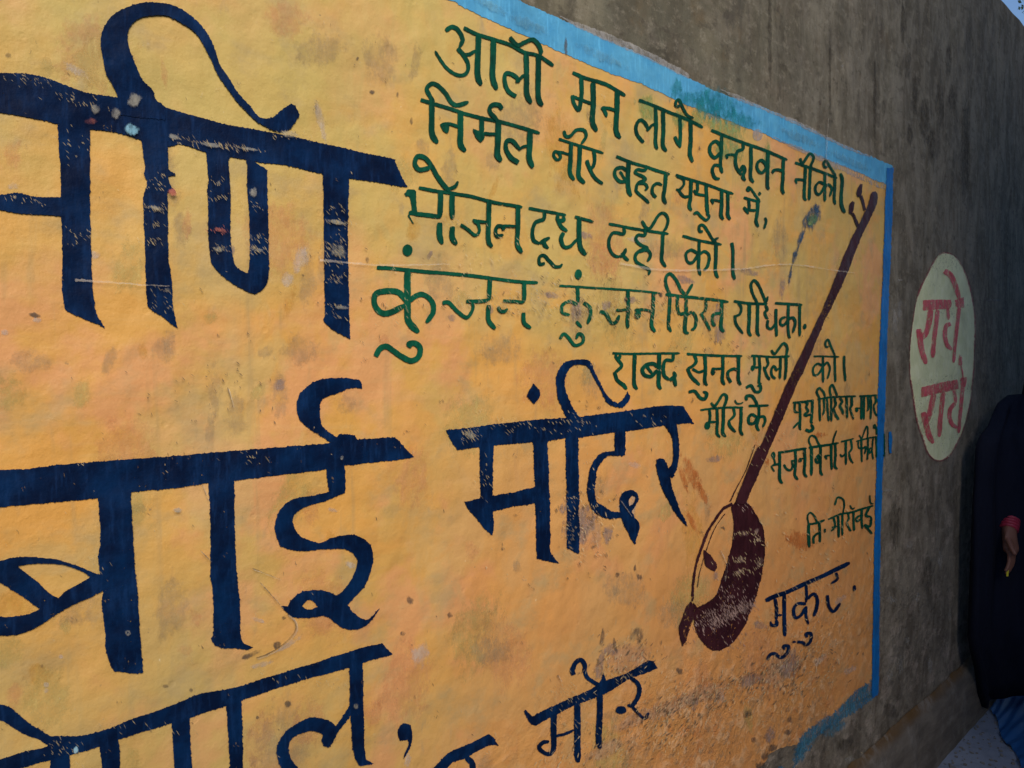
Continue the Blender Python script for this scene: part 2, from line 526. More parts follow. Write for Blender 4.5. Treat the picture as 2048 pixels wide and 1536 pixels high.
    def ticks(self, x, y, rx, ry, n, ln=(5, 14), wd=(0.9, 2.2), ang=52, mi=0, rot=0.0, spread=14):
        """n short scuff marks scattered round a point"""
        cs, sn = math.cos(rot), math.sin(rot)
        for _ in range(n):
            u, v = max(-1.6, min(1.6, R.gauss(0, .55))) * rx, max(-1.6, min(1.6, R.gauss(0, .55))) * ry
            px, py = x + u * cs - v * sn, y + u * sn + v * cs
            a = math.radians(ang + R.uniform(-spread, spread))
            l, w_ = R.uniform(*ln) * .5, R.uniform(*wd) * .5
            dx, dy = math.cos(a), math.sin(a)
            o = self.off + R.uniform(0, 0.0002)
            k = R.uniform(-.4, .4)
            pts = [(-l, 0), (l * k, -w_), (l, 0), (-l * k, w_)]
            vs = [at(px + p * dx - q * dy, py + p * dy + q * dx, o) for p, q in pts]
            self._add(vs, [(0, 1, 2, 3)], mi)
            self.off -= self.step
        self.off += self.step * 2

    def build(self, name, mats, parent):
        me = mesh_from(name, self.v, self.f)
        at_ = me.attributes.new('fade', 'FLOAT', 'POINT')
        at_.data.foreach_set('value', self.fade)
        for p, i in zip(me.polygons, self.mi):
            p.material_index = i
        bm = bmesh.new()
        bm.from_mesh(me)
        for f in bm.faces:
            f.normal_update()
            if f.normal.y > 0:
                f.normal_flip()
        bm.to_mesh(me)
        bm.free()
        return link(name, me, mats, parent)


def P(s):
    return [tuple(float(c) for c in t.split(',')) for t in s.split()]


def word(spec, tile, mat, parent, label, amp=0.4, base=0.0022):
    hair = 2.0 if mat is M_NAVY else 1.5
    """lines of a word: 'w: x,y x,y' a stroke, 'w>v:' a tapering one, 'P:' a filled shape ('|' before holes), 'O:' an oval"""
    pt = Paint(base)
    for ln in spec.strip().splitlines():
        for item in ln.split(';'):
            item = item.strip()
            if not item:
                continue
            h, b = item.split(':')
            h = h.strip()
            if h == 'P':
                ls = [P(x) for x in b.split('|')]
                pt.fill(ls[0], tile, amp=amp * 1.5, holes=ls[1:], hair=hair, step=1.8)
            elif h == 'O':
                x, y, rx, ry = (float(c) for c in b.strip().split(','))
                pt.oval(x, y, rx, ry, tile, amp=amp)
            elif '>' in h:
                a, c = h.split('>')
                pt.stroke(P(b), (float(a), float(c)), tile, amp=amp)
            else:
                pt.stroke(P(b), float(h), tile, amp=amp)
    o = pt.build('painted_word', mat, parent)
    tag(o, label)
    return o


# ---------------------------------------------------------------- ground
def ground():
    n = N('concrete_paving')
    a = n.noise(1.8, 5, 0.6)
    b = n.noise(24, 5, 0.65)
    c = n.mix(n.ramp(a, 0.35, 0.7), (0.22, 0.24, 0.30), (0.32, 0.34, 0.40))
    c = n.mix(n.ramp(b, 0.45, 0.75, 0.0, 0.5), c, (0.14, 0.15, 0.18))
    nor = n.bump(n.math('ADD', n.math('MULTIPLY', b, 0.5), n.noise(160, 3)), 0.5, 0.006)
    mt = n.bsdf(c, 0.75, 0.35, nor)
    vs = [(-300, -300, 0), (300, -300, 0), (300, 300, 0), (-300, 300, 0)]
    o = link('ground', mesh_from('ground', vs, [(0, 1, 2, 3)]), mt)
    tag(o, kind='structure')


ground()


# ---------------------------------------------------------------- the wall
WALL_X0, WALL_X1, WALL_H, WALL_T = -2.5, 14.0, 3.0, 0.24


def wall():
    bm = bmesh.new()
    nseg = 150
    prof = []
    for i in range(nseg + 1):
        x = WALL_X0 + (WALL_X1 - WALL_X0) * i / nseg
        h = WALL_H + 0.008 * math.sin(x * 3.1) + R.uniform(-0.007, 0.007)
        prof.append((x, h))
    rows = []
    for x, h in prof:
        a = bm.verts.new((x, 0, -0.05))
        b = bm.verts.new((x, 0, h - 0.02))
        c = bm.verts.new((x, 0.03, h))
        d = bm.verts.new((x, WALL_T - 0.03, h + 0.004))
        e = bm.verts.new((x, WALL_T, h - 0.02))
        f = bm.verts.new((x, WALL_T, -0.05))
        rows.append((a, b, c, d, e, f))
    for r0, r1 in zip(rows, rows[1:]):
        for k in range(5):
            bm.faces.new((r0[k], r1[k], r1[k + 1], r0[k + 1]))
    bm.faces.new(rows[0])
    bm.faces.new(rows[-1][::-1])
    bmesh.ops.recalc_face_normals(bm, faces=bm.faces)
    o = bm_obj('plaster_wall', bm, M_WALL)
    return tag(o, 'long weathered brown plaster wall with an ochre lettered panel painted on it', 'wall')


WALL = wall()

# plinth along the foot of the wall: a rough sloping fillet of mortar
bm = bmesh.new()
rows = []
K = 260
for i in range(K + 1):
    x = WALL_X0 + (WALL_X1 - WALL_X0) * i / K
    j = lambda s: R.uniform(-s, s)
    sec = [(-0.004, 0.235 + j(.006)), (-0.016, 0.215 + j(.006)), (-0.028 + j(.004), 0.185 + j(.008)), (-0.040 + j(.004), 0.10), (-0.048 + j(.003), 0.03), (-0.052, -0.04)]
    rows.append([bm.verts.new((x, a, b)) for a, b in sec])
for r0, r1 in zip(rows, rows[1:]):
    for k in range(5):
        bm.faces.new((r0[k], r0[k + 1], r1[k + 1], r1[k]))
bmesh.ops.recalc_face_normals(bm, faces=bm.faces)
if sum(f.normal.y for f in bm.faces) > 0:
    bmesh.ops.reverse_faces(bm, faces=bm.faces)


def plinth_mat():
    n = N('mortar_plinth')
    nor, damp = plaster_bump(n, 1.0)
    a = n.noise(1.0, 5, 0.65, vec=n.map((6, 6, 30)))
    c = n.mix(n.ramp(a, 0.3, 0.7), (0.11, 0.092, 0.075), (0.19, 0.16, 0.13))
    z = n.sep()[2]
    dirt = n.math('MULTIPLY', n.ramp(z, 0.19, 0.228), n.ramp(n.noise(9, 4), 0.3, 0.6, 0.35, 1.0))
    c = n.mix(dirt, c, (0.13, 0.07, 0.025))
    pale = n.math('MULTIPLY', n.ramp(n.noise(8, 5, 0.7), 0.5, 0.65), 0.6)
    c = n.mix(pale, c, (0.25, 0.225, 0.20))
    return n.bsdf(c, 0.85, 0.25, nor)


bm_obj('plinth', bm, plinth_mat(), WALL, smooth=True)

# ---- the ochre panel
pp = Paint(0.0008, 0.000004)
panel_out = P('-600,-641 870,-19 905,-4 942,18 985,38 1035,60 1110,95 1210,138 1285,165 1350,195 1427,225 1502,255 1547,273 1615,300 1652,315 '
              '1715,340 1752,358 1776,366 1773,431 1770,522 1766,613 1760,760 1756,900 1753,1090 1750,1250 1750,1364 1742,1386 1710,1404 1680,1430 1655,1450 1625,1472 1592,1489 '
              '1566,1494 1548,1502 1536,1512 1530,1526 1512,1540 1500,1580 1200,1820 600,2290 -600,3190')
pp.fill(panel_out, amp=1.4, step=4.0, hair=2.5)
# scars that belong to the coat itself
T = (0, 0, 1)
grey = [(1160, 1050, 40, 60, .5), (1215, 1070, 14, 26, .1), (1125, 1018, 9, 14, 0), (1440, 668, 18, 26, .3), (1435, 625, 10, 30, .2), (1152, 622, 16, 30, 0),
        (1212, 610, 14, 14, 0), (1260, 600, 18, 12, 0), (980, 620, 10, 12, 0), (905, 635, 12, 10, 0), (1103, 590, 22, 10, .2), (1370, 560, 26, 10, .3),
        (1500, 545, 26, 9, .2), (860, 510, 6, 14, .5), (1430, 918, 22, 9, -.2), (560, 770, 14, 18, .6), (465, 500, 8, 14, 0), (1520, 1250, 20, 10, .3),
        (1580, 1330, 26, 40, .5), (1500, 1360, 30, 18, -.4), (1390, 1410, 8, 18, .3), (1220, 1300, 24, 16, -.6), (1540, 1470, 14, 22, .2), (1200, 1330, 12, 40, .2),
        (1565, 575, 8, 30, .1), (1170, 470, 22, 9, .2), (240, 1250, 22, 8, -.1), (1440, 1225, 24, 34, .5)]
pale = [(640, 240, 10, 55, -.25), (150, 140, 34, 12, .6), (600, 520, 22, 40, .3), (575, 560, 18, 24, .2), (190, 510, 14, 10, 0), (1275, 480, 26, 8, .1),
        (575, 1290, 42, 6, -.55), (520, 1330, 34, 7, -.25), (1255, 1010, 26, 34, .4), (1270, 930, 18, 8, .2), (815, 1520, 8, 18, .2), (840, 1310, 26, 30, .6),
        (1680, 1200, 20, 8, -.6), (1640, 1320, 26, 9, -.7), (1700, 1340, 20, 8, -.5), (1535, 1362, 9, 6, 0), (1575, 1352, 10, 8, 0), (1380, 1400, 20, 14, -.3),
        (1440, 1395, 14, 20, .2), (75, 1190, 0.1, 0.1, 0), (75, 640, 12, 7, 0), (10, 665, 12, 9, 0), (92, 1370, 7, 7, 0), (92, 1382, 7, 7, 0), (122, 1313, 6, 6, 0),
        (700, 1130, 14, 8, .5), (665, 1020, 14, 6, .3), (25, 372, 16, 10, 0), (515, 1240, 24, 5, .3)]
orange = [(1385, 950, 16, 60, -.45), (1405, 985, 8, 40, -.4), (1368, 960, 7, 40, -.3), (1385, 1045, 8, 34, -.5), (1640, 870, 18, 8, 0), (1600, 1080, 40, 24, .2), (1535, 925, 6, 12, 0)]
dark = [(1545, 1496, 16, 10, -.4), (1530, 1512, 10, 14, 0), (1522, 1532, 14, 12, .3), (1508, 1480, 8, 9, 0), (820, 1200, 9, 10, 0), (555, 1290, 14, 9, -.5), (500, 1310, 26, 8, -.4), (568, 1236, 6, 6, 0), (1235, 1150, 6, 7, 0), (1279, 1154, 7, 8, 0), (1270, 1135, 4, 10, .2),
        (900, 1230, 8, 9, 0), (806, 1267, 7, 7, 0), (1205, 1275, 6, 26, .1), (1230, 1290, 5, 22, -.2), (70, 630, 16, 6, .2), (16, 110, 9, 6, 0), (330, 1372, 9, 6, 0), (382, 1380, 5, 6, 0),
        (575, 1407, 8, 9, 0), (515, 1435, 5, 6, 0), (1640, 205, 4, 8, 0), (715, 117, 4, 6, .5), (745, 184, 8, 6, 0), (823, 242, 5, 10, 0), (795, 190, 4, 9, 0),
        (1555, 1190, 7, 7, 0), (1360, 1342, 12, 9, .5), (1495, 1430, 14, 7, -.5), (1580, 1440, 9, 9, 0), (1495, 1425, 8, 6, 0), (1575, 1465, 10, 8, 0), (1275, 1270, 16, 20, .4), (735, 520, 5, 9, 0),
        (1322, 590, 5, 6, 0), (1155, 627, 5, 8, 0), (1320, 588, 4, 6, 0)]
peel = [(1150, 1040, 22, 70, -.35), (1185, 1060, 26, 50, -.3), (1255, 1315, 60, 40, -.35), (1400, 1390, 90, 22, -.35), (1330, 1420, 60, 24, -.35), (1560, 1340, 60, 36, -.6),
        (1270, 1440, 70, 18, -.45), (1210, 1500, 60, 20, -.5)]
teal = [(1295, 215, 30, 34, 0), (1360, 240, 18, 30, 0), (1450, 255, 60, 26, .35), (1535, 310, 10, 40, 0), (1400, 230, 22, 34, 0), (1460, 300, 40, 30, .3)]
# patches of the successive washes, dust and rubbed places
for _ in range(130):
    x, y = R.uniform(-60, 1740), R.uniform(-60, 1540)
    if y < 0.44 * x - 420:
        continue
    f = 1.0 - 0.55 * max(0.0, x) / 1740
    big = R.random() < .35
    rx, ry = (R.uniform(40, 110) * f, R.uniform(40, 120)) if big else (R.uniform(10, 34) * f, R.uniform(14, 50))
    if y - ry < 0.4236 * (x - 905) + 12 or x + rx > 1730 or y + ry > 1370 + (1746 - x) * 0.675:
        continue
    mi = R.choice((10, 10, 11, 11, 12, 13)) if big else R.choice((10, 11, 12, 13, 13, 13))
    pp.blob(x, y, rx, ry, mi=mi, rot=R.uniform(-.4, .4))
for x, y, rx, ry in ((645, 520, 14, 60), (615, 560, 22, 70), (430, 780, 18, 70), (560, 790, 26, 60), (600, 700, 50, 40), (420, 860, 14, 50), (470, 830, 30, 60), (330, 700, 40, 30), (60, 720, 60, 30), (640, 100, 70, 50), (760, 120, 50, 60), (900, 340, 20, 70),
                     (880, 560, 40, 60), (1160, 640, 30, 60), (1000, 700, 60, 40), (1180, 760, 30, 50), (1420, 640, 26, 60), (1330, 500, 50, 30), (1560, 480, 20, 60), (1630, 700, 30, 60), (1250, 1180, 60, 50), (1350, 1230, 50, 40), (980, 1300, 60, 40), (150, 1220, 90, 40)):
    pp.blob(x, y, rx, ry, mi=13)
for lst, mi in ((pale, 2), (peel, 5), (grey, 1), (orange, 3), (dark, 4), (teal, 6)):
    for x, y, rx, ry, a in lst:
        if rx > 1:
            pp.blob(x, y, rx, ry, mi=mi, rot=a)
# nicks and scuffs all over the coat
for _ in range(420):
    x, y = R.uniform(-40, 1740), R.uniform(-20, 1536)
    if y > 0.47 * x - 400 and y < 1536 - 0.0 * x:
        pp.ticks(x, y, 6, 6, R.choice((1, 1, 1, 2, 4)), (3, 10), (0.8, 1.9), 55, R.choice((7, 7, 8)), 0, 30)
for x, y, rx, ry, n_, mi in ((1180, 1050, 50, 70, 60, 7), (1180, 1050, 50, 70, 60, 8), (1250, 1310, 70, 40, 70, 7), (1250, 1310, 70, 40, 60, 8), (1400, 1400, 150, 40, 130, 7), (1400, 1400, 150, 40, 150, 8),
                             (1560, 1350, 110, 60, 130, 7), (1560, 1350, 110, 60, 160, 8), (1300, 1470, 170, 40, 120, 7), (1300, 1470, 170, 40, 140, 8), (1120, 1520, 60, 20, 30, 8), (1640, 1290, 60, 60, 60, 8),
                             (1060, 600, 320, 60, 90, 7), (1300, 620, 200, 60, 60, 7), (1000, 520, 200, 40, 40, 8), (1450, 700, 90, 40, 30, 7), (440, 770, 120, 60, 30, 7), (1600, 1120, 120, 120, 60, 8)):
    pp.ticks(x, y, rx, ry, n_, (4, 13), (1.0, 3.0), 118 if y > 1250 else 55, mi, -.3 if y > 1250 else 0, 26)
# hairline cracks
for s, w_ in (('520,1165 545,1192 565,1215', 1.6), ('575,1228 588,1240 592,1256 582,1274 562,1292 535,1308 512,1316', 3.0), ('404,968 410,985 416,1002', 1.8), ('400,1100 412,1112 421,1122', 1.6), ('455,775 461,795 466,815', 1.6),
              ('505,1137 530,1146 560,1158', 1.4), ('1440,1100 1452,1130 1448,1160', 1.2), ('1655,235 1651,300 1653,380', 1.2), ('1240,1000 1262,1030', 1.4), ('1115,1350 1122,1362', 2.0)):
    pp.stroke(P(s), (w_, w_ * .6), mi=4, amp=0.5)
    pp.stroke([(a + 2.5, b + 2.5) for a, b in P(s)], (w_ * 1.2, w_ * .5), mi=9, amp=0.5)
# a long pale scratch that runs across the panel
for s in ('1240,527 1330,540 1480,538 1540,530 1600,530 1650,538 1710,546', '150,560 240,566 290,570 340,572', '640,520 760,530 900,528'):
    pp.stroke(P(s), (4.5, 1.5), mi=9, amp=0.9)
PANEL = pp.build('painted_panel', [M_PANEL, M_GREY, M_PALE, M_ORANGE, M_DARK, M_PEEL, M_TEAL, M_TICKD, M_TICKP, paint_mat('faint_scratch', (0.70, 0.60, 0.50), (0.74, 0.64, 0.54), 0.5, 0.8, 0.36),
                                   paint_mat('lemon_wash', (0.58, 0.44, 0.14), (0.62, 0.48, 0.17), 0.0, 0.65, 0.5, fade=True), paint_mat('peach_wash', (0.72, 0.34, 0.14), (0.76, 0.38, 0.18), 0.0, 0.65, 0.36, fade=True),
                                   paint_mat('golden_wash', (0.70, 0.37, 0.06), (0.74, 0.41, 0.08), 0.0, 0.65, 0.42, fade=True), paint_mat('dust_smear', (0.42, 0.31, 0.17), (0.47, 0.35, 0.20), 0.0, 0.75, 0.36, fade=True)], WALL)

# ---- blue border: band on top, line at the side, smear along the lower corner
bb = Paint(0.0016)
bb.fill(P('-600,-755 300,-340 900,-64 1000,-17 1040,2 1077,18 1110,33 1160,55 1210,78 1285,110 1372,153 1440,186 1515,210 1590,243 1665,280 1752,317 1786,333 '
          '1778,350 1776,370 1752,361 1715,344 1652,319 1615,304 1547,277 1527,266 1502,259 1427,229 1372,209 1350,199 1285,169 1210,142 1110,99 1035,64 985,42 942,22 905,2 870,-13 300,-254 -600,-635'),
        amp=1.2, step=3.0, hair=1.0)
for x, y, rx, ry in ((1432, 226, 9, 14), (1515, 262, 10, 12)):
    bb.oval(x, y + 8, rx, ry, mi=1)
bb.fill(P('1547,274 1615,301 1652,317 1715,343 1752,360 1772,368 1772,380 1740,368 1690,345 1640,322 1590,299'), mi=1, amp=1.6)
for t in ('1120,32 1160,47 1215,67 1290,100 1372,144 1378,158 1300,120 1210,80 1150,52', '1440,178 1480,192 1530,216 1600,244 1665,278 1750,317 1700,301 1640,272 1590,248 1520,217 1480,202'):
    bb.fill(P(t), mi=1, amp=1.2, hair=0.8)
for x, y, ry in ((1132, 92, 24),):
    bb.blob(x, y, 5, ry, mi=2)
for x, y, rx, ry in ((1352, 178, 14, 34), (1430, 210, 60, 40), (1400, 205, 70, 26), (1480, 240, 50, 22)):
    bb.blob(x, y, rx, ry, mi=3, rot=.3)
for x, y, rx, ry in ((1060, 50, 60, 14), (1200, 110, 70, 14), (1600, 275, 60, 12), (1700, 322, 60, 10), (980, 10, 50, 12)):
    bb.blob(x, y, rx, ry, mi=4, rot=.43)
M_BAND2 = paint_mat('faded_blue_patch', (0.13, 0.36, 0.52), (0.17, 0.42, 0.56), 0.2, 0.6, 0.6, fade=True)
M_BLEED = paint_mat('teal_bleed', (0.01, 0.22, 0.30), (0.02, 0.30, 0.34), 0.1, 0.6, 0.6, fade=True)
bb.build('border_band', [M_BLUE, M_PRIMER, M_DARK, M_BLEED, M_BAND2], PANEL)
bl = Paint(0.0030)
bl.fill(P('1774,336 1787,336 1784,449 1781,522 1777,613 1772,760 1767,900 1761,1090 1759,1250 1758,1364 1755,1390 1745,1396 1744,1364 1746,1250 1749,1090 1754,900 1757,760 1763,613 1767,522 1770,431'),
        amp=0.8, step=3.0)
bl.fill(P('1777,863 1783,863 1784,880 1783,906 1779,908'), amp=0.8)
bl.build('border_line', M_LINE, PANEL)
bc = Paint(0.0018)
L4 = (1300, 1152, 4)
bc.fill(P('1785,830 1830,900 1800,960 1700,1040 1600,1110 1450,1210 1300,1300 1290,1380 1220,1430 1180,1500 1150,1536 1120,1600 1080,1640 1130,1536 1150,1500 1170,1380 1220,1280 1330,1190 1450,1110 1550,1030 1650,920 1730,870'),
        L4, amp=2.2, hair=2.5)
bc.fill(P('1030,1520 1080,1530 1060,1600 1010,1640'), L4, amp=1.5)
for x, y, rx, ry, a in ((1720, 930, 130, 70, -.7), (1560, 1070, 150, 70, -.6), (1400, 1180, 150, 70, -.6), (1270, 1290, 110, 80, -.6), (1200, 1420, 70, 110, .3), (1640, 980, 160, 50, -.7), (1480, 1220, 150, 60, -.6)):
    bc.blob(x, y, rx, ry, L4, 1, a)
bc.build('border_corner', [M_SMEAR, paint_mat('blue_smudge', (0.05, 0.19, 0.30), (0.08, 0.24, 0.34), 0.3, 0.7, 0.7, fade=True)], PANEL)

NAVY_L = 'large navy blue painted word'
GREEN_L = 'small green painted word'
FULL = (0, 0, 1)

# ---- large navy lettering
word('''P: -60,138 0,145 55,148 95,156 130,170 170,184 237,196 330,215 400,235 460,250 550,266 612,279 700,299 785,318 790,322 802,350 815,374 750,364 700,356 645,347 575,331 512,323 462,314 410,304 362,288 336,292 283,280 240,266 180,258 115,248 88,240 0,225 -60,218
P: 115,240 180,250 180,290 180,340 180,415 182,490 184,552 188,602 195,632 210,656 190,646 155,632 133,620 128,610 124,565 125,515 122,402 121,340 118,300
P: -60,392 0,390 38,386 75,394 125,394 125,432 75,429 25,425 0,419 -60,412
P: 282,270 336,280 336,312 337,338 352,350 336,352 342,372 352,384 337,384 335,390 336,440 337,515 344,565 345,602 350,635 356,657 345,649 320,630 297,614 294,602 291,540 290,490 287,428 287,390 295,365 288,350 290,330 285,300
P: 410,296 412,305 415,338 418,362 415,378 416,415 417,465 420,512 425,530 450,555 475,572 504,587 520,583 534,565 538,524 536,429 534,350 531,338 513,327 500,314 492,318 494,334 495,382 499,445 500,508 496,546 485,542 472,533 465,511 461,460 461,382 459,344 457,325 460,300
P: 645,335 646,349 647,375 648,460 649,555 650,612 650,631 646,640 661,656 683,668 701,678 699,650 698,587 696,492 697,397 698,363 700,340
P: 237,200 225,170 212,145 204,108 202,75 210,50 230,27 262,11 300,4 337,8 370,22 400,48 420,75 430,100 440,128 457,155 480,190 500,212 520,234 545,235 562,220 582,207 592,215 600,230 590,245 575,260 550,262 525,249 507,237 487,217 462,187 437,150 420,115 405,85 385,60 362,45 335,32 307,30 280,36 262,50 255,70 260,100 272,132 287,162 305,180 312,198 330,215 330,240 240,230''',
     FULL, M_NAVY, PANEL, NAVY_L, amp=0.6)
word('''P: -60,950 0,940 50,938 125,929 250,919 375,910 400,907 525,897 650,887 668,884 677,868 710,870 715,879 790,874 800,885 828,914 800,919 690,931 650,939 550,951 470,961 415,966 350,976 262,984 195,996 100,1005 0,1014 -60,1022
P: 722,764 725,777 700,776 675,786 655,793 641,806 641,840 647,855 665,869 690,880 670,890 650,877 625,862 602,842 594,822 594,802 602,785 625,766 650,757 687,756 717,760
P: 652,930 655,965 659,984 625,991 597,995 572,1007 557,1025 550,1050 552,1070 560,1092 580,1099 612,1102 642,1099 675,1097 697,1101 712,1115 715,1127 707,1150 690,1177 675,1192 652,1182 632,1180 605,1184 585,1197 575,1212 562,1212 575,1226 590,1235 615,1236 650,1232 670,1246 687,1256 712,1259 732,1252 747,1235 760,1215 742,1234 732,1239 720,1235 705,1224 696,1210 712,1192 727,1175 740,1150 746,1120 742,1092 727,1077 707,1070 687,1071 662,1076 640,1086 620,1081 600,1071 587,1050 587,1032 600,1020 625,1009 650,1002 665,996 690,986 691,970 689,920 | 604,1212 615,1200 625,1202 636,1214 617,1219
P: 415,955 420,1015 421,1090 421,1150 426,1187 427,1225 426,1270 422,1276 427,1287 440,1295 475,1297 495,1299 507,1294 487,1287 481,1270 480,1212 475,1162 471,1100 469,1025 469,950
P: 195,985 200,1050 201,1087 197,1105 199,1145 205,1182 204,1212 210,1262 212,1302 222,1332 230,1343 275,1347 286,1346 284,1314 279,1252 275,1177 271,1150 265,1050 261,975
P: -50,1126 0,1122 25,1115 62,1114 112,1119 150,1130 187,1145 210,1152 210,1180 175,1197 137,1214 100,1237 62,1260 25,1270 0,1271 -50,1262 -50,1225 0,1233 25,1233 50,1230 80,1218 50,1197 25,1180 0,1166 -50,1145 | 36,1132 62,1154 75,1164 100,1187 117,1196 132,1182 150,1172 180,1154 162,1142 125,1130 75,1127''',
     FULL, M_NAVY, PANEL, NAVY_L, amp=0.6)
word('''P: -60,1535 0,1519 45,1504 90,1494 107,1472 150,1472 200,1463 275,1434 325,1418 400,1388 462,1377 512,1362 550,1350 625,1327 712,1299 765,1286 772,1295 785,1309 725,1326 687,1339 600,1362 485,1400 450,1412 400,1429 342,1447 237,1479 195,1494 150,1508 100,1520 50,1534 0,1545 -60,1562
P: -50,1395 0,1408 25,1418 50,1440 75,1457 100,1471 130,1482 100,1490 75,1478 45,1467 20,1451 0,1441 -50,1428
P: 101,1490 138,1490 140,1536 142,1640 98,1640 100,1536
P: 197,1480 234,1470 239,1500 240,1536 243,1640 206,1640 204,1536
P: 342,1430 378,1420 381,1480 384,1536 388,1640 352,1640 349,1536
P: 452,1400 482,1385 485,1460 486,1536 490,1640 464,1640 460,1536
P: 699,1325 725,1318 727,1400 729,1487 732,1520 747,1527 725,1532 715,1527 706,1495 700,1412
P: 702,1408 672,1452 660,1443 640,1436 620,1435 595,1447 570,1465 555,1492 555,1517 565,1540 590,1572 640,1590 600,1540 582,1517 577,1495 585,1477 607,1465 625,1462 646,1469 643,1482 650,1494 662,1490 677,1464 702,1428''',
     FULL, M_NAVY, PANEL, NAVY_L, amp=0.6)
word('P: 795,1467 800,1452 810,1446 822,1450 825,1470 822,1490 815,1505 807,1518 810,1505 817,1490 815,1480 800,1482', FULL, M_NAVY, PANEL, 'navy painted comma')
TI = (880, 690, 4)
word('''P: 45,680 300,655 420,635 700,605 1020,580 1120,575 1350,545 1600,510 1800,485 1945,485 1990,560 2030,630 1970,625 1800,645 1480,690 1400,700 1100,740 1000,745 860,770 740,775 430,805 310,815 140,840 90,770
P: 315,780 430,780 425,1000 420,1200 418,1240 325,1240 320,1000
P: 195,1255 320,1225 430,1205 600,1175 770,1130 775,1265 600,1290 425,1330 430,1450 425,1525 350,1460 270,1360 210,1290
P: 745,755 860,750 870,1000 880,1300 883,1536 885,1650 952,1748 900,1735 775,1710 770,1520 765,1300 760,1100
P: 1005,725 1105,720 1110,1000 1115,1250 1108,1300 1117,1440 1115,1520 1115,1672 1015,1620 1015,1500 1015,1300 1010,1000
P: 1025,600 975,500 940,400 930,290 945,210 985,150 1060,120 1160,115 1210,145 1240,220 1290,320 1330,390 1370,440 1420,465 1470,430 1500,375 1525,410 1510,450 1460,500 1400,495 1350,470 1310,410 1260,310 1215,230 1180,170 1120,155 1060,170 1010,230 1000,300 1010,380 1040,450 1080,530 1130,600
P: 745,308 780,340 805,385 790,430 755,466 725,440 695,400 720,350
P: 1400,670 1480,660 1485,800 1480,880 1400,885 1340,890 1290,935 1260,1000 1245,1080 1240,1200 1255,1260 1300,1280 1370,1330 1440,1335 1440,1250 1450,1200 1490,1165 1550,1165 1585,1200 1590,1240 1560,1290 1535,1330 1560,1380 1590,1420 1595,1470 1560,1590 1530,1550 1490,1470 1450,1380 1380,1390 1300,1375 1230,1330 1200,1270 1180,1200 1185,1080 1210,970 1250,900 1310,860 1400,845 | 1510,1240 1540,1200 1565,1220 1550,1260 1515,1290
P: 1790,635 1892,625 1912,750 1915,860 1895,980 1860,1070 1840,1040 1825,990 1860,940 1868,850 1860,750 1830,690
P: 1735,920 1760,905 1800,920 1830,990 1845,1080 1870,1180 1910,1290 1950,1380 1980,1452 1920,1390 1860,1300 1800,1190 1760,1090 1735,990''',
     TI, M_NAVY, PANEL, NAVY_L, amp=0.6)
TK = (820, 1200, 4)
word('''P: 910,890 930,880 980,930 1100,870 1250,800 1400,735 1500,680 1530,640 1550,580 1570,640 1700,600 1800,545 1900,490 1945,485 1985,545 1900,580 1760,630 1560,750 1350,830 1180,910 1010,1005 960,980
50>44: 1150,900 1150,1050 1150,1180 1130,1225
36>30: 1150,1200 1120,1232 1070,1220 1035,1180 1060,1142 1115,1130
24: 1170,1090 1240,1070 1310,1040
52: 1340,830 1340,1050 1340,1200 1345,1300
48: 1515,700 1520,900 1510,1100 1520,1190
38>30: 1310,600 1300,560 1330,500 1370,480 1400,520 1400,570 1430,630 1530,690
34: 1770,620 1830,680 1830,760 1780,840 1740,840
O: 1690,880,42,32
24: 1780,850 1840,920 1880,945 1910,900''', TK, M_NAVY, PANEL, 'navy blue painted word on the blistered plaster', amp=0.6)
word('''P: 150,1400 200,1330 330,1210 480,1150 610,1080 660,1095 710,1165 640,1160 560,1200 430,1270 330,1310 260,1400 240,1500 120,1500
48: 450,1260 500,1310 500,1400 490,1560''', TK, M_NAVY, PANEL, 'navy painted letter cut off by the lower edge', amp=0.6)
TH = (1300, 980, 4)
word('''34: 925,885 1000,850 1100,815 1250,745 1400,680 1600,580
28: 1000,870 1015,960 1010,1040
26: 1010,1040 1015,1080 975,1080 965,1050
16: 1000,1000 1060,1000
30: 1075,830 1075,960 1080,1170
26: 940,1360 960,1320 1000,1310 1050,1340 1100,1300 1110,1250 1070,1250 1080,1280
22: 1250,760 1255,840 1250,900
22: 1250,930 1250,1010 1270,1075
24: 1250,910 1180,910 1150,960 1165,1020 1210,1000 1250,930
26: 1260,870 1310,830 1340,870 1335,940 1310,1010
24: 1180,1215 1220,1220 1250,1240 1285,1210 1290,1150 1250,1150 1260,1180
O: 1155,1215,14,10
20: 1490,660 1500,710 1450,750
24: 1420,840 1430,920 1470,970 1525,905
O: 1638,785,12,24''', TH, M_NAVY, PANEL, 'small navy painted word below the verse')

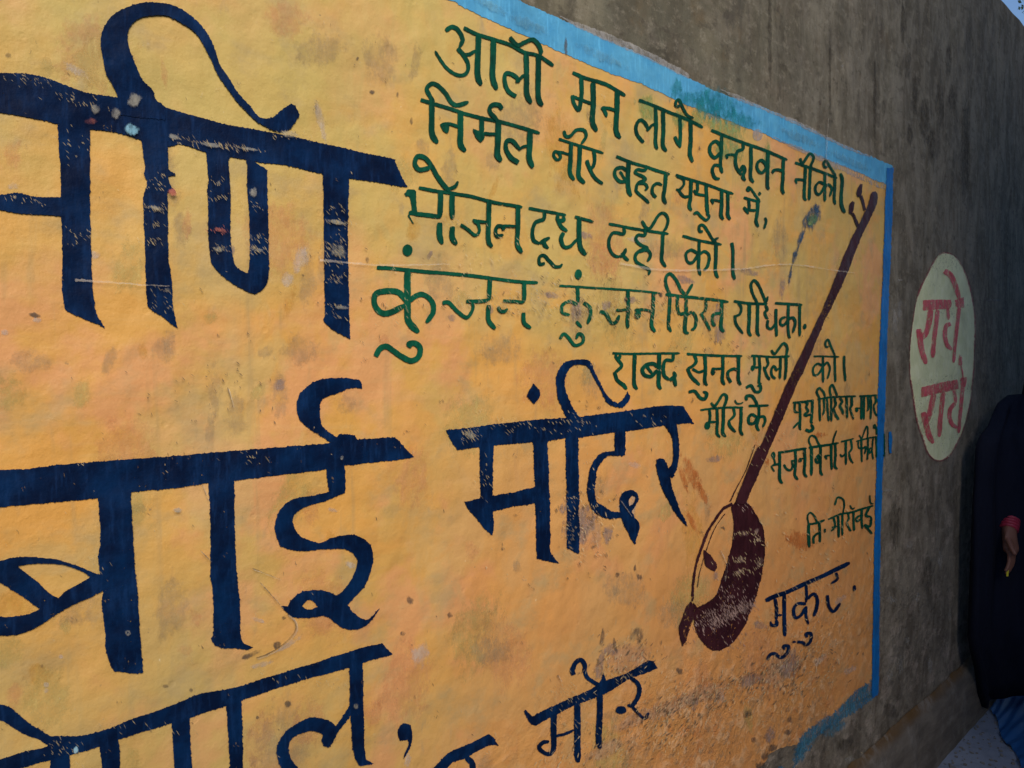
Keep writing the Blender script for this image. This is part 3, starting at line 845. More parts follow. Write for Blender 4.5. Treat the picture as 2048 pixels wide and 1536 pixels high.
# ---- green verse
TA, TB, TC, TD, TE = (860, 20, 4), (730, 280, 4), (1240, 180, 4), (730, 450, 4), (1200, 500, 4)
TG = (1360, 760, 2048 / 440)
G = lambda spec, tile, mat=M_GREEN: word(spec, tile, mat, PANEL, GREEN_L)
G('''34: 125,165 175,135 225,160 262,235 235,300
36>20: 220,305 270,360 305,430 300,490 260,520 200,510 130,460 80,390 40,325
28: 275,355 320,350 365,320
28: 270,140 370,190 500,230 650,280 750,335 870,365 990,445
46: 390,190 385,350 382,520 410,600
46: 508,240 505,400 503,540 535,635
34>30: 690,690 630,650 600,580 605,510 650,510 700,545 690,580
26: 700,575 740,530 770,520
42: 770,345 775,520 775,660 810,745
42: 870,355 868,500 868,690 900,765
32: 640,215 680,265 710,280 760,255 820,235 865,270 890,330 875,365''', TA)
G('''28: 1140,500 1250,545 1400,590 1500,645 1565,685
34: 1210,540 1215,650 1205,740 1195,810
30: 1140,680 1150,740 1190,810; 24: 1145,690 1220,720 1300,750
42: 1305,580 1308,760 1300,890 1335,970
28: 1375,775 1400,810 1415,855; 24: 1375,780 1430,785 1495,805; 40: 1500,645 1497,800 1490,960 1525,1025''', TA)
G('''26: 150,80 270,125 400,180 540,235 665,300
28: 190,420 140,360 130,290 160,240 200,260 225,310; 22: 215,325 260,280 290,265
30: 285,125 290,280 285,420 300,475
32: 345,160 348,320 345,440 375,490
28: 480,205 485,350 480,440 485,460; 26: 440,370 455,410 485,455
32: 565,240 568,400 560,510 585,575
22: 480,130 450,125 450,90 475,80 500,130 540,200 590,225''', TC)
G('''24: 730,320 850,370 1000,425 1180,490 1340,560
28: 805,500 760,540 720,500 725,440 765,410 800,440 815,510; 28: 815,355 812,480 805,600 820,665; 26: 815,610 760,600 740,640 760,700 800,710
22: 850,515 860,550; 20: 850,520 890,515 940,525
26: 985,420 985,470 940,490 925,550 935,620 975,680; 30: 965,650 985,610 1000,640 985,690 1005,725
28: 1050,445 1050,580 1045,690 1070,740
24: 1180,610 1140,660 1105,640 1100,590 1130,560 1165,590 1180,640; 28: 1185,485 1183,640 1180,760 1195,795
22: 1220,640 1230,665; 20: 1220,645 1260,635 1310,650; 26: 1310,550 1305,700 1300,790 1315,830''', TC)
G('''22: 1400,580 1500,615 1600,650 1740,705
24: 1405,715 1415,750; 20: 1400,715 1440,715 1485,725; 26: 1485,605 1480,720 1475,850 1490,885
24: 1525,620 1520,740 1515,880; 22: 1440,545 1460,590 1480,560 1520,510 1550,540 1530,600 1525,630
22: 1640,655 1640,780 1640,890; 20: 1640,760 1600,830 1570,820 1565,770 1600,735 1640,760; 20: 1640,775 1670,755 1695,790 1680,850
22: 1720,690 1720,800 1715,870 1725,915; 18: 1665,610 1640,615 1630,585 1650,565 1680,610 1715,665 1730,690
24>28: 1765,665 1780,720 1770,880 1785,950 1805,980''', TC)
G('''34: 30,740 -5,680 -25,630 10,590 60,600 120,660 170,735 220,760 310,735
28: -75,716 0,740 120,775 270,825 400,860 550,890 700,930 880,985
46: 15,735 15,880 18,990 60,1065
P: 80,915 105,900 150,905 155,960 140,985 110,970
26: 100,912 160,910 235,935; 46: 245,810 245,950 245,1070 285,1130
38: 415,850 415,940 415,990; P: 340,950 430,975 438,1020 410,1057 370,1020; 24: 430,985 480,990 540,990; 48: 548,880 545,1050 540,1150 570,1210
34: 580,790 545,755 490,765 480,810 520,860 545,890
38>30: 710,1220 650,1180 610,1110 615,1050 660,1045 720,1110; 20: 710,1115 750,1090 800,1080; 44: 800,955 800,1080 795,1180 825,1260''', TA)
G('''22: 1030,1030 1130,1065 1250,1100 1390,1145
24: 1020,1205 990,1165 1000,1130 1035,1150 1045,1180 1020,1205; 20: 1000,1130 1060,1140 1130,1160; 34: 1130,1055 1125,1200 1120,1300 1155,1360
36: 1200,1085 1195,1230 1190,1330 1240,1385; 26: 1070,965 1090,1010 1125,1005 1170,960 1230,960 1250,1010 1210,1070
28: 1310,1120 1320,1190 1305,1250 1275,1260; 32>22: 1255,1200 1280,1270 1320,1340 1385,1390''', TA)
G('''24: -30,530 80,575 200,610 300,645 400,675
28: 60,730 0,730 -40,680 -30,630 20,620 60,650; 20: 0,650 50,730; 36: 70,575 65,710 70,800 90,850
24: 215,605 200,640 140,635 125,660 180,690 205,715 150,740 130,790 140,820 200,870 235,905; 22: 150,745 200,750 220,780 200,800
24: 290,860 260,820 265,770 300,745 340,760; 30: 370,660 360,780 350,860 370,910''', TC)
G('''22: 445,680 560,715 680,750 800,795 910,830
22: 455,690 505,715 510,760 470,800 450,790; 24: 470,800 510,850 560,850; 30: 570,715 565,850 555,930 575,965
24: 620,735 620,800 605,840; 20: 590,800 620,830 690,845; 28: 690,755 695,870 700,960 715,985
22: 590,990 620,980 650,1010 690,1040 715,1010 690,980
22: 730,870 750,910; 18: 730,880 770,880 820,895; 28: 815,795 815,920 810,1000 830,1035
26: 865,810 865,930 865,1000 885,1035''', TC)
G('''20: 990,860 1060,880 1125,895
26: 1030,875 1035,930 1030,970; 22: 990,935 1020,960 1100,960; 22: 990,940 1030,990; 28: 1105,885 1100,980 1090,1050 1110,1095
18: 1040,805 1020,800 1025,775 1050,790 1090,850 1120,885; O: 1118,828,12,14
20: 1160,1020 1170,1050 1155,1110''', TC)
G('''P: 315,430 345,395 400,395 410,430 412,530 422,600 345,600 350,570 375,560 365,480 355,450 330,450
12>6: 345,600 370,640 390,670
34: 400,590 500,600 610,615
26: 430,380 560,405 700,425 850,450 1000,490 1130,515 1260,535
44: 605,405 605,500 600,620; 46: 598,660 598,760 620,830
44: 700,425 695,530 700,630; 44: 700,690 700,780 735,835
36: 520,220 440,235 400,190 420,130 480,140 530,200 580,290 640,370 680,410; 28: 670,390 720,370 745,330
24: 765,675 820,710 880,760 915,730 905,670 870,650; 22: 860,640 920,650 985,655; 38: 995,475 990,640 990,800 1020,855
28: 1110,720 1100,690 1060,690 1045,730 1060,765 1110,760; 22: 1080,690 1140,685 1215,690; 36: 1225,525 1225,700 1220,830 1260,900''', TB)
G('''24: 1310,545 1420,565 1500,580 1610,600
30: 1435,570 1430,630 1365,660 1340,730 1350,800 1400,830; 32: 1400,825 1440,800 1480,780; 34: 1430,800 1440,840 1470,865
26: 1440,985 1400,990 1395,940 1430,920 1470,960 1520,1010 1560,1010 1580,990
30: 1540,600 1545,640 1590,640 1585,605; 30: 1545,640 1570,690 1620,730; 34>24: 1590,740 1570,790 1590,850 1640,850 1700,790; 38: 1715,615 1715,760 1725,860 1770,920; 22: 1680,610 1750,630 1830,655''', TB)
G('''22: -90,1070 20,1090 120,1110 250,1130 390,1150
26: 30,1095 30,1150 -50,1140 -85,1190 -85,1260 -50,1320 0,1335; 30: 0,1335 35,1300 50,1265; 28: 20,1310 40,1340 70,1365
26: 200,1110 200,1160 145,1160 130,1200 170,1240 220,1265 160,1285 125,1320 130,1370 190,1410 235,1440 230,1480; 26: 150,1290 220,1280 245,1320 220,1370
28: 345,1135 340,1270 335,1360 370,1415; 24: 175,1045 215,1105 250,1095 310,1000 355,985 385,1030 375,1090 350,1130''', TC)
G('''22: 500,1165 600,1195 720,1220 815,1235
26: 635,1195 632,1330 630,1420 645,1485; 24: 630,1310 580,1380 540,1370 530,1310 570,1280 630,1310; 24: 640,1310 680,1290 715,1330 700,1410 670,1440
28: 770,1220 768,1350 765,1450 785,1505; 22: 665,1130 640,1130 635,1090 665,1080 700,1125 740,1190 775,1220; 22: 740,1210 790,1180
26: 895,1220 905,1290 905,1450 920,1515''', TC)
G('''30>26: 95,340 200,345 350,360 500,375 650,385 850,405 1050,430 1250,455 1385,460
54: 340,360 340,520 340,680 350,770 430,860; 46: 330,600 260,535 140,530 80,560 80,640 130,700 200,700 320,640; 40: 350,610 420,560 480,560 540,620 545,700 490,780
O: 340,200,40,46
44: 85,1050 120,990 170,970 220,1000 290,1050 370,1085 430,1050 440,980 400,945 350,950 370,980
34>24: 620,625 670,620 740,690 810,738 850,700 865,650 850,615; 30: 810,610 900,610 990,600; 36: 1000,420 995,600; 36: 990,640 990,760 1045,830
28: 1066,652 1082,684 1116,690 1142,668; 24: 1105,605 1200,610 1270,620; 34: 1275,455 1275,560 1270,620; 32: 1268,700 1275,780 1330,825''', TD, M_GREENW)
G('''18>16: -325,285 -80,300 150,315 300,325 480,345
30: -180,285 -175,370 -175,420; 24: -190,570 -145,620; 26: -180,440 -240,410 -300,440 -300,500 -240,520; 30: -130,420 -80,460 -75,520 -100,590
O: -172,195,28,40; 26: -320,710 -290,670 -250,700 -200,760 -140,740 -135,690 -170,670 -190,710
28: 0,490 50,510 90,580 130,575 155,520; 20: 130,480 170,480 220,475; 30: 225,320 228,450 222,560 225,625
O: 305,510,25,40; 20: 280,480 350,475 420,490; 28: 430,335 425,480 415,600 445,655''', TE, M_GREENW)
G('''24: 525,355 620,365 700,375 850,390 1030,415
28: 560,360 555,500 550,610 570,655; 26: 560,355 530,280 530,215 565,190 610,240 650,320 690,350 730,290 740,270
26: 620,370 620,460 640,510 690,500; 30: 690,365 690,500 680,640 710,670; 26: 690,520 740,500 770,550 760,620 730,640
24: 840,390 850,440 840,490 810,510; 24: 805,505 840,560 885,645
24: 920,610 900,570 905,520 940,505 980,510; 28: 975,405 975,530 970,620 995,655''', TE, M_GREENW)
G('''22: 1070,410 1180,425 1320,430 1340,425; 22: 1400,425 1500,430 1620,440
22: 1105,420 1130,460 1120,510 1085,530; 24: 1080,520 1090,590 1145,670
28: 1195,420 1195,560 1190,650 1210,690
26: 1262,425 1262,560 1260,650 1275,690; 22: 1260,425 1220,340 1210,270 1240,245 1275,290 1310,370 1330,410 1345,370
22: 1325,440 1340,475 1320,500 1335,540 1350,550; 22: 1345,560 1340,610 1370,630 1410,580; 24: 1410,470 1410,580 1415,690
22: 1510,435 1505,560 1510,670 1525,705; 20: 1505,560 1470,600 1445,590 1450,550 1490,535; 22: 1510,550 1545,540 1565,580 1545,660
20: 1600,440 1600,560 1600,690; O: 1640,610,14,22''', TE)
G('''18: 100,825 250,830 400,828 640,825
26: 165,840 150,870 125,850 140,830; 26: 130,860 175,920 150,955 115,980; 30: 115,975 140,1040 190,1080 215,1115
30: 280,830 275,960 275,1070 300,1115
30: 460,960 410,1010 360,1000 340,960 370,920 430,910 460,940; 22: 375,930 420,990; 32: 475,828 475,960 470,1070 490,1115
26: 590,828 580,880 530,880 510,920 515,1000 560,1040; 32: 560,1040 600,1010 590,970; 30: 590,1010 610,1090''', TE)
G('''20: 695,830 800,838 950,845 1140,848
26: 755,840 770,890 740,930 700,945; 28: 700,945 730,1010 800,1080; 22: 740,950 790,975 845,960; 28: 840,840 845,960 840,1050 860,1085
26: 710,1135 760,1130 800,1180 840,1190 855,1150 825,1130
O: 905,970,16,32; 18: 900,945 940,950 990,945; 26: 985,845 985,960 980,1040 1000,1080
24: 1050,1060 1025,1010 1030,970 1070,950 1110,960; 26: 1110,848 1110,960 1110,1040 1130,1080''', TE)
G('''18: 1210,845 1300,850 1400,855 1520,850
22: 1235,848 1238,900 1235,940; O: 1222,945,15,22; 18: 1225,938 1250,940 1280,935; 22: 1275,850 1280,950 1275,1060 1295,1070
24: 1170,1100 1210,1085 1240,1130 1280,1130 1285,1090 1260,1085
20: 1335,855 1345,910 1320,950 1310,930; 22: 1315,945 1335,1000 1360,1040
20: 1405,1030 1375,1000 1375,950 1395,930 1415,970; 16: 1410,965 1440,940; 20: 1445,855 1445,950 1440,1030
22: 1490,850 1490,950 1480,1040; 20: 1370,800 1400,830 1430,790 1470,745 1500,780 1490,850''', TE)
G('''14: 1710,850 1800,850 1915,855
20: 1785,852 1785,950 1785,1060; 18: 1785,930 1750,990 1715,1000 1705,950 1740,910 1785,930; 18: 1785,930 1820,900 1840,950 1820,1030
20: 1880,853 1880,950 1885,1055; 16: 1830,770 1810,775 1805,740 1825,715 1845,760 1875,830 1885,850
20: 1955,845 1955,950 1965,1050''', TE)
G('''20: 190,280 300,265 400,258 500,255 590,255
26: 275,270 280,360 260,410; O: 255,425,28,36; 22: 270,390 310,390 345,385; 28: 345,262 350,380 345,490 375,535
30: 405,258 405,390 400,490 430,530; 26: 290,210 320,240 350,210 400,135 435,150 430,200 405,255
24: 500,258 510,320 480,360 450,380; 28: 455,385 470,430 520,485
28: 570,255 570,370 565,470 590,515
14: 510,185 530,215 560,220 590,205''', TG)
G('''24: 640,240 740,240 830,235
28: 735,240 735,340 715,430 740,475; 28: 725,340 690,400 645,400 640,350 670,320 725,350; 26: 735,345 780,340 795,380 770,440
28: 620,190 620,150 670,150 700,190 730,240''', TG)
G('''22: 1050,210 1130,205 1250,190
22: 1070,215 1070,290 1110,300; 26: 1115,205 1120,330 1115,440 1130,465; 20: 1110,390 1080,420 1055,450
24: 1165,210 1190,215 1175,250 1195,290 1160,320 1190,340; 20: 1170,325 1230,325; 26: 1235,192 1230,320 1225,390 1240,400; 28: 1170,460 1210,475 1240,450 1220,410''', TG)
G('''18: 1280,180 1400,160 1500,155 1640,150
24: 1300,172 1300,280 1305,385; 22: 1300,170 1275,110 1300,75 1335,110 1355,160
20: 1340,168 1345,270 1330,330; 20: 1370,162 1375,280 1385,385
22: 1410,158 1410,280 1410,385; 20: 1410,160 1395,90 1415,45 1440,80 1470,160
22: 1440,160 1450,230 1425,270; 22: 1430,265 1450,320 1480,370
24: 1490,165 1510,200 1490,240 1510,280 1520,320; 22: 1550,152 1555,250 1560,355
22: 1600,152 1600,230 1580,270; 20: 1585,265 1600,310 1620,365''', TG)
G('''18: 1670,150 1760,145 1838,140
O: 1645,280,14,20; 16: 1630,265 1690,260; 22: 1690,148 1690,270 1690,370
20: 1715,148 1715,260 1712,370
20: 1750,146 1755,260 1740,290; 20: 1775,143 1780,260 1775,365
20: 1820,140 1825,200 1800,240; 18: 1805,240 1815,300 1838,335''', TG)
G('''O: 870,700,20,34; 20: 870,720 885,780 850,800; 18: 850,800 880,855; 20: 870,790 930,780; 22: 915,675 1020,660 1180,635; 28: 930,672 930,800 930,920 955,965
22: 968,785 995,828 1030,838 1052,805 1045,755; 16: 1035,750 1080,752; 24: 1075,655 1080,780 1070,880 1100,930
O: 1120,745,16,20; 14: 1110,735 1160,730; 26: 1160,636 1165,750 1160,860 1185,905''', TG)
G('''22: 1200,630 1300,615 1400,600 1480,585
28: 1225,628 1225,760 1225,890; 18: 1225,625 1200,560 1220,520 1260,530 1290,590 1310,615
24: 1310,740 1280,770 1265,740 1290,700 1310,720; 16: 1275,710 1310,770; 24: 1310,612 1310,750 1310,850 1330,890
20: 1350,700 1370,740; 16: 1355,705 1400,700; 24: 1410,598 1410,720 1415,835
22: 1445,590 1450,700 1445,800 1470,830; 14>18: 1460,470 1435,540 1425,590''', TG)
G('''16: 1500,575 1560,560 1620,545; 18: 1490,690 1510,710 1550,680; 22: 1545,565 1545,690 1545,790; 20: 1590,552 1600,630 1570,680; 20: 1575,680 1590,740 1615,775''', TG)
G('''14: 1640,570 1740,545 1836,525; 16: 1660,565 1665,630 1700,640; 20: 1690,557 1690,660 1695,765; 18: 1700,640 1730,620 1720,690; 18: 1750,543 1750,650 1745,745; 14: 1670,510 1690,545 1720,470 1740,430 1750,470 1745,545
14: 1800,535 1790,650 1800,740; 14: 1795,640 1770,680 1765,640 1795,630; 14: 1825,530 1830,640 1830,720; 14: 1820,450 1805,440 1815,415 1830,460 1833,510
10: 1902,500 1905,600 1905,720''', TG)
G('''18: 1265,275 1330,265 1400,240; 26: 1270,276 1270,360 1275,460; 20: 1310,430 1310,380 1340,350 1360,350; 20: 1355,255 1360,340 1360,420; O: 1400,325,9,16; 14: 1270,270 1262,210 1285,180 1320,215 1340,262''', TH)
G('''16: 1425,235 1520,195 1620,175 1700,150 1790,125; 18: 1470,220 1480,290 1450,330; 14: 1455,300 1500,290; 20: 1505,203 1510,290 1510,380; 18: 1540,192 1540,280 1540,365; 14: 1480,120 1500,60 1540,70 1555,110 1545,190
16: 1585,180 1590,230 1570,260; 16: 1575,260 1590,300 1610,330; 18: 1630,170 1630,250 1635,325; 12: 1600,120 1620,150 1640,140; 16: 1690,230 1660,250 1655,220 1690,200; 18: 1695,150 1695,230 1700,310
18: 1760,130 1730,200 1770,220 1760,290 1720,280 1780,350; 12: 1760,40 1765,100 1790,110''', TH)

# ---- chips left on the big letters
pc = Paint(0.0058, 0.00001)
for x, y, rx, ry, mi, a in ((192, 218, 13, 14, 1, .3), (230, 226, 12, 16, 1, .2), (268, 200, 17, 20, 1, .3), (263, 258, 21, 15, 0, .5), (181, 243, 17, 9, 2, 0),
                            (350, 274, 16, 7, 1, .3), (425, 290, 30, 5, 1, .15), (500, 298, 26, 4, 1, .15), (312, 416, 24, 5, 1, .25), (335, 580, 9, 7, 1, 0), (437, 366, 5, 8, 1, .2),
                            (507, 385, 11, 11, 1, 0), (436, 498, 16, 8, 1, .2), (440, 460, 20, 7, 2, .2), (515, 500, 16, 6, 1, .2), (672, 444, 26, 5, 1, .2), (675, 500, 22, 18, 1, .5),
                            (683, 615, 20, 5, 1, .1), (256, 1266, 8, 8, 1, 0), (940, 870, 16, 10, 1, .5), (684, 916, 4, 6, 1, .3), (712, 1412, 7, 8, 1, 0), (345, 385, 12, 9, 2, .3),
                            (355, 1020, 12, 6, 1, 0), (152, 1500, 6, 10, 0, .2), (580, 268, 26, 9, 1, .15)):
    pc.blob(x, y, rx, ry, mi=mi, rot=a)
for x, y, rx, ry, n_, mi in ((312, 416, 26, 5, 26, 3), (312, 448, 26, 5, 12, 3), (305, 484, 26, 7, 18, 3), (318, 372, 26, 22, 22, 3), (325, 612, 26, 16, 18, 3), (325, 580, 26, 4, 10, 3),
                             (437, 366, 22, 12, 12, 3), (440, 398, 24, 8, 16, 3), (438, 496, 24, 9, 26, 3), (440, 460, 24, 6, 14, 2), (510, 412, 18, 8, 12, 3), (515, 476, 18, 8, 16, 3), (515, 500, 20, 8, 26, 3),
                             (672, 420, 26, 8, 16, 3), (674, 444, 30, 4, 26, 3), (672, 500, 28, 30, 60, 3), (676, 560, 26, 16, 26, 3), (672, 612, 24, 5, 14, 3), (676, 632, 22, 8, 12, 3),
                             (455, 292, 70, 6, 50, 3), (380, 284, 50, 10, 20, 3), (580, 272, 36, 9, 30, 3), (50, 400, 50, 8, 20, 3), (55, 160, 60, 10, 30, 3), (150, 200, 60, 12, 30, 3), (150, 300, 30, 40, 20, 3), (155, 470, 28, 18, 20, 3),
                             (942, 868, 20, 14, 40, 3), (1050, 852, 90, 14, 40, 3), (1150, 840, 40, 14, 30, 3), (970, 960, 16, 50, 20, 3), (1140, 1060, 14, 50, 40, 3), (1290, 840, 60, 14, 12, 3),
                             (200, 1130, 30, 40, 10, 3), (500, 915, 40, 14, 14, 3), (600, 1360, 120, 14, 20, 3), (300, 1460, 120, 14, 16, 3), (120, 1500, 40, 20, 30, 3),
                             (1140, 1390, 60, 24, 60, 3), (1230, 1345, 60, 14, 50, 3), (1160, 1450, 60, 40, 30, 3), (1640, 1170, 70, 20, 40, 3), (1560, 1230, 40, 40, 30, 3),
                             (1010, 610, 130, 18, 110, 3), (1150, 620, 60, 26, 70, 3), (1220, 620, 50, 22, 50, 3), (800, 600, 60, 50, 40, 3), (1060, 590, 90, 30, 50, 1), (900, 440, 40, 12, 26, 3), (1010, 470, 60, 10, 20, 3),
                             (1300, 620, 60, 20, 40, 3), (1430, 620, 60, 24, 40, 3), (1560, 900, 90, 50, 60, 3), (1680, 1040, 60, 30, 40, 3), (1640, 820, 90, 20, 30, 3)):
    pc.ticks(x, y, rx, ry, n_, (4, 13), (0.9, 2.4), 52, mi, .12)
pc.build('paint_chip', [M_LBLUE, paint_mat('scuffed_grey', (0.34, 0.32, 0.28), (0.44, 0.41, 0.33), 0.5, 0.7, 0.6, fade=True),
                        paint_mat('scuffed_red', (0.45, 0.12, 0.08), (0.5, 0.16, 0.1), 0.4, 0.7, 0.8, fade=True), M_TICKO], PANEL)

# ---- dark rain stains on the bare plaster
st = Paint(0.0006, 0.000004)
for x, y, rx, ry in ((1806, 50, 8, 60), (1830, 190, 7, 60), (1815, 130, 10, 40), (1850, 240, 16, 60), (1880, 215, 12, 70), (1897, 120, 9, 50), (1905, 200, 12, 40), (1862, 290, 12, 46), (1820, 270, 9, 40), (1750, 200, 5, 120), (1660, 160, 4, 130), (1540, 60, 6, 140), (1930, 300, 14, 160), (1790, 1050, 16, 70), (1690, 1490, 26, 20), (1780, 1420, 18, 22), (1855, 1150, 16, 60)):
    st.blob(x, y, rx, ry, mi=0)
for x, y, rx, ry in ((1685, 132, 3, 6), (1800, 560, 9, 3), (1880, 556, 22, 4), (1985, 600, 20, 3), (1835, 1195, 6, 14), (1800, 1330, 8, 30), (1780, 1350, 10, 16), (1815, 1280, 6, 12), (1860, 1330, 6, 26), (1900, 1230, 5, 20), (1790, 640, 8, 40), (1800, 620, 6, 30),
                     (1775, 980, 14, 4), (1820, 1090, 8, 10), (1785, 1200, 12, 12), (1845, 1440, 10, 12), (1700, 1520, 14, 10), (1880, 1120, 6, 30)):
    st.blob(x, y, rx, ry, mi=1)
st.build('plaster_stain', [paint_mat('rain_stain', (0.050, 0.040, 0.028), (0.075, 0.058, 0.040), 0.2, 0.85, 0.5, fade=True), paint_mat('lime_scar', (0.36, 0.33, 0.29), (0.44, 0.40, 0.36), 0.3, 0.85, 0.6, fade=True)], WALL)

# ---- the painted lute
TF = (1540, 340, 1536 / 280)
lb = Paint(0.0024, 0.00003)
lb.fill(P('690,90 770,95 840,180 890,260 915,360 920,480 905,620 870,780 820,930 760,1080 690,1190 610,1260 540,1285 470,1265 400,1190 360,1100 345,1000 345,900 380,935 450,905 520,850 560,760 585,680 610,610 640,500 665,380 668,250 650,130'), TH, amp=0.8, hair=2.5)
sc = [(640, 990, 130, 42, -.3), (520, 1050, 120, 40, -.3), (780, 930, 70, 40, -.4), (730, 560, 45, 26, .6), (700, 660, 60, 20, -.5), (880, 580, 26, 60, .4), (850, 330, 24, 40, .6), (750, 345, 40, 26, .4), (870, 400, 30, 20, .5), (590, 870, 16, 80, .1)]
for x, y, rx, ry, a in sc:
    lb.blob(x, y, rx, ry, TH, 1, a)
for x, y, rx, ry, n_, mi in ((1460, 1228, 42, 14, 150, 2), (1420, 1240, 30, 20, 90, 2), (1490, 1212, 24, 14, 60, 2), (1480, 1120, 20, 8, 26, 3), (1478, 1145, 22, 8, 30, 3), (1515, 1125, 8, 16, 16, 3), (1485, 1066, 20, 6, 16, 3),
                             (1512, 1080, 10, 12, 16, 3), (1448, 1200, 10, 30, 30, 2), (1495, 1010, 16, 20, 12, 2), (1475, 1285, 40, 20, 20, 2), (1480, 1180, 30, 20, 24, 2)):
    lb.ticks(x, y, rx, ry, n_, (4, 12), (0.9, 2.2), 60, mi, -.3)
LUTE = lb.build('painted_lute', [M_BOWL, paint_mat('scuffed_bowl', (0.28, 0.17, 0.15), (0.36, 0.24, 0.2), 0.75, 0.7, 0.6, fade=True), M_TICKV, M_TICKP], WALL)
tag(LUTE, 'dark maroon long-necked lute painted over the verse')
ln = Paint(0.0044)
ln.fill(P('1744,384 1751,382 1755,389 1755,400 1750,417 1731,457 1715,493 1695,546 1664,613 1647,647 1610,737 1598,760 1572,822 1536,906 1497,994 1493,1008 1474,1008 1474,996 1510,906 1525,884 1551,822 1575,765 1620,672 1650,607 1677,540 1695,495 1713,458 1724,437 1735,413'), amp=0.6)
ln.build('lute_neck', M_MAROON, LUTE)
for poly, st in (('990,150 1018,155 1010,240 1000,290 960,285 955,220', '1000,280 1020,340 1045,440'), ('905,340 930,355 920,430 900,490 870,470 875,380', '910,470 940,540 970,620')):
    q = Paint(0.0040)
    q.fill(P(poly), TF, amp=0.4)
    q.stroke(P(st), 26, TF, ends=(1, 1))
    q.build('tuning_peg', M_MAROON, LUTE)
q = Paint(0.0032)
q.fill(P('325,890 345,920 350,1000 335,1060 310,1140 285,1210 260,1250 240,1180 235,1090 260,1020 290,940'), TH)
q.build('lute_foot', M_MAROON, LUTE)
q = Paint(0.0034)
q.stroke(P('660,110 590,150 520,240 460,340 420,450 380,560 355,680 345,800 340,890'), (22, 16), TH, amp=0.7)
q.stroke(P('600,190 530,290 480,400 440,520 400,660 380,780'), (6, 4), TH)
q.stroke(P('470,1130 530,1000 620,830 700,600'), (9, 5), TG)
q.build('lute_outline', M_MAROON, LUTE)
q = Paint(0.0030)
q.fill(P('430,480 470,510 520,570 540,620 520,650 480,635 440,590'), TH)
q.blob(520, 690, 34, 50, TH, 1, .4)
q.build('lute_bridge', [M_MAROON, M_GREY], LUTE)

# ---- the painted peacock feather
fp = Paint(0.0024, 0.00005)
fp.blob(470, 520, 105, 190, TF, 0, .42)
fp.blob(500, 430, 70, 90, TF, 0, .5)
fp.blob(400, 560, 60, 120, TF, 0, .3)
fp.blob(340, 740, 46, 110, TF, 0, .35)
fp.blob(275, 940, 36, 130, TF, 0, .28)
fp.blob(222, 1160, 24, 150, TF, 0, .16)
fp.stroke(P('370,690 320,830 255,1010 205,1240'), (16, 6), TF, mi=0)
fp.blob(470, 545, 75, 95, TF, 1, .42)
fp.blob(440, 580, 30, 40, TF, 2, .2)
o = fp.build('painted_feather', [M_FEATHER, M_EYE, M_TEAL], WALL)
tag(o, 'small faded blue and green peacock feather painted beside the lute neck')

# ---- the cream oval with red words, on the bare wall
TO = (1748, 400, 3.84)
ov = Paint(0.0012)
oval_px = P('550,405 610,425 660,480 700,560 730,650 755,760 772,880 776,1000 772,1120 765,1300 750,1450 735,1570 705,1700 670,1800 620,1900 580,1960 520,2000 460,1990 410,1930 375,1830 345,1740 320,1640 300,1500 282,1380 275,1240 280,1100 290,1000 310,860 335,740 365,660 400,590 440,510 480,445 510,415')
ov.fill(oval_px, TO, amp=0.6)
OV = ov.build('painted_oval', M_CREAM, WALL)
tag(OV, 'cream oval with red lettering painted on the bare plaster')
oo = Paint(0.0020)
oo.stroke([oval_px[i] for i in range(-6, 13)], (12, 10), TO, amp=0.5)
oo.stroke([oval_px[i] for i in range(12, 24)], (10, 14), TO, amp=0.5)
oo.stroke([oval_px[i] for i in range(21, 30)], (7, 5), TO, amp=0.5)
oo.build('oval_outline', M_REDTHIN, OV)
RL = 'red painted word'
word('''P: 375,770 480,765 590,765 600,800 585,835 480,840 375,850
46>40: 435,845 425,930 405,1010 370,1070
46>40: 345,990 355,1080 370,1160 400,1260
34: 490,845 475,980 460,1090 452,1210
24: 565,830 570,870 572,920
34: 590,950 555,970 545,1040 560,1110 600,1150
P: 625,770 690,745 695,825 650,830 625,810
30>24: 655,830 640,960 625,1090 612,1250
46>34: 540,545 590,580 630,670 658,760''', TO, M_RED, OV, RL)
word('''P: 365,1440 500,1405 640,1380 655,1450 520,1480 365,1515
46>40: 460,1490 440,1590 420,1660 400,1720
46>44: 380,1630 400,1720 420,1800 455,1870
36: 535,1470 520,1590 510,1690 500,1820
26: 615,1460 625,1520 630,1560
32: 625,1560 590,1600 580,1660 600,1720 640,1750
P: 665,1370 712,1360 705,1440 665,1440
30>26: 680,1440 670,1570 660,1680 650,1790
P: 655,1185 675,1200 680,1270 650,1265
12: 668,1270 680,1320 685,1370''', TO, M_RED, OV, RL)


# ---------------------------------------------------------------- tree behind the wall
def leaf_mat():
    n = N('foliage')
    a = n.noise(2.5, 3)
    c = n.mix(n.ramp(a, 0.35, 0.65), (0.035, 0.055, 0.022), (0.075, 0.095, 0.04))
    return n.bsdf(c, 0.6, 0.3)


def bark_mat():
    n = N('bark')
    a = n.noise(1, 5, 0.6, vec=n.map((18, 18, 3)))
    return n.bsdf(n.mix(a, (0.05, 0.04, 0.03), (0.13, 0.10, 0.08)), 0.9, 0.2, n.bump(a, 0.6, 0.02))


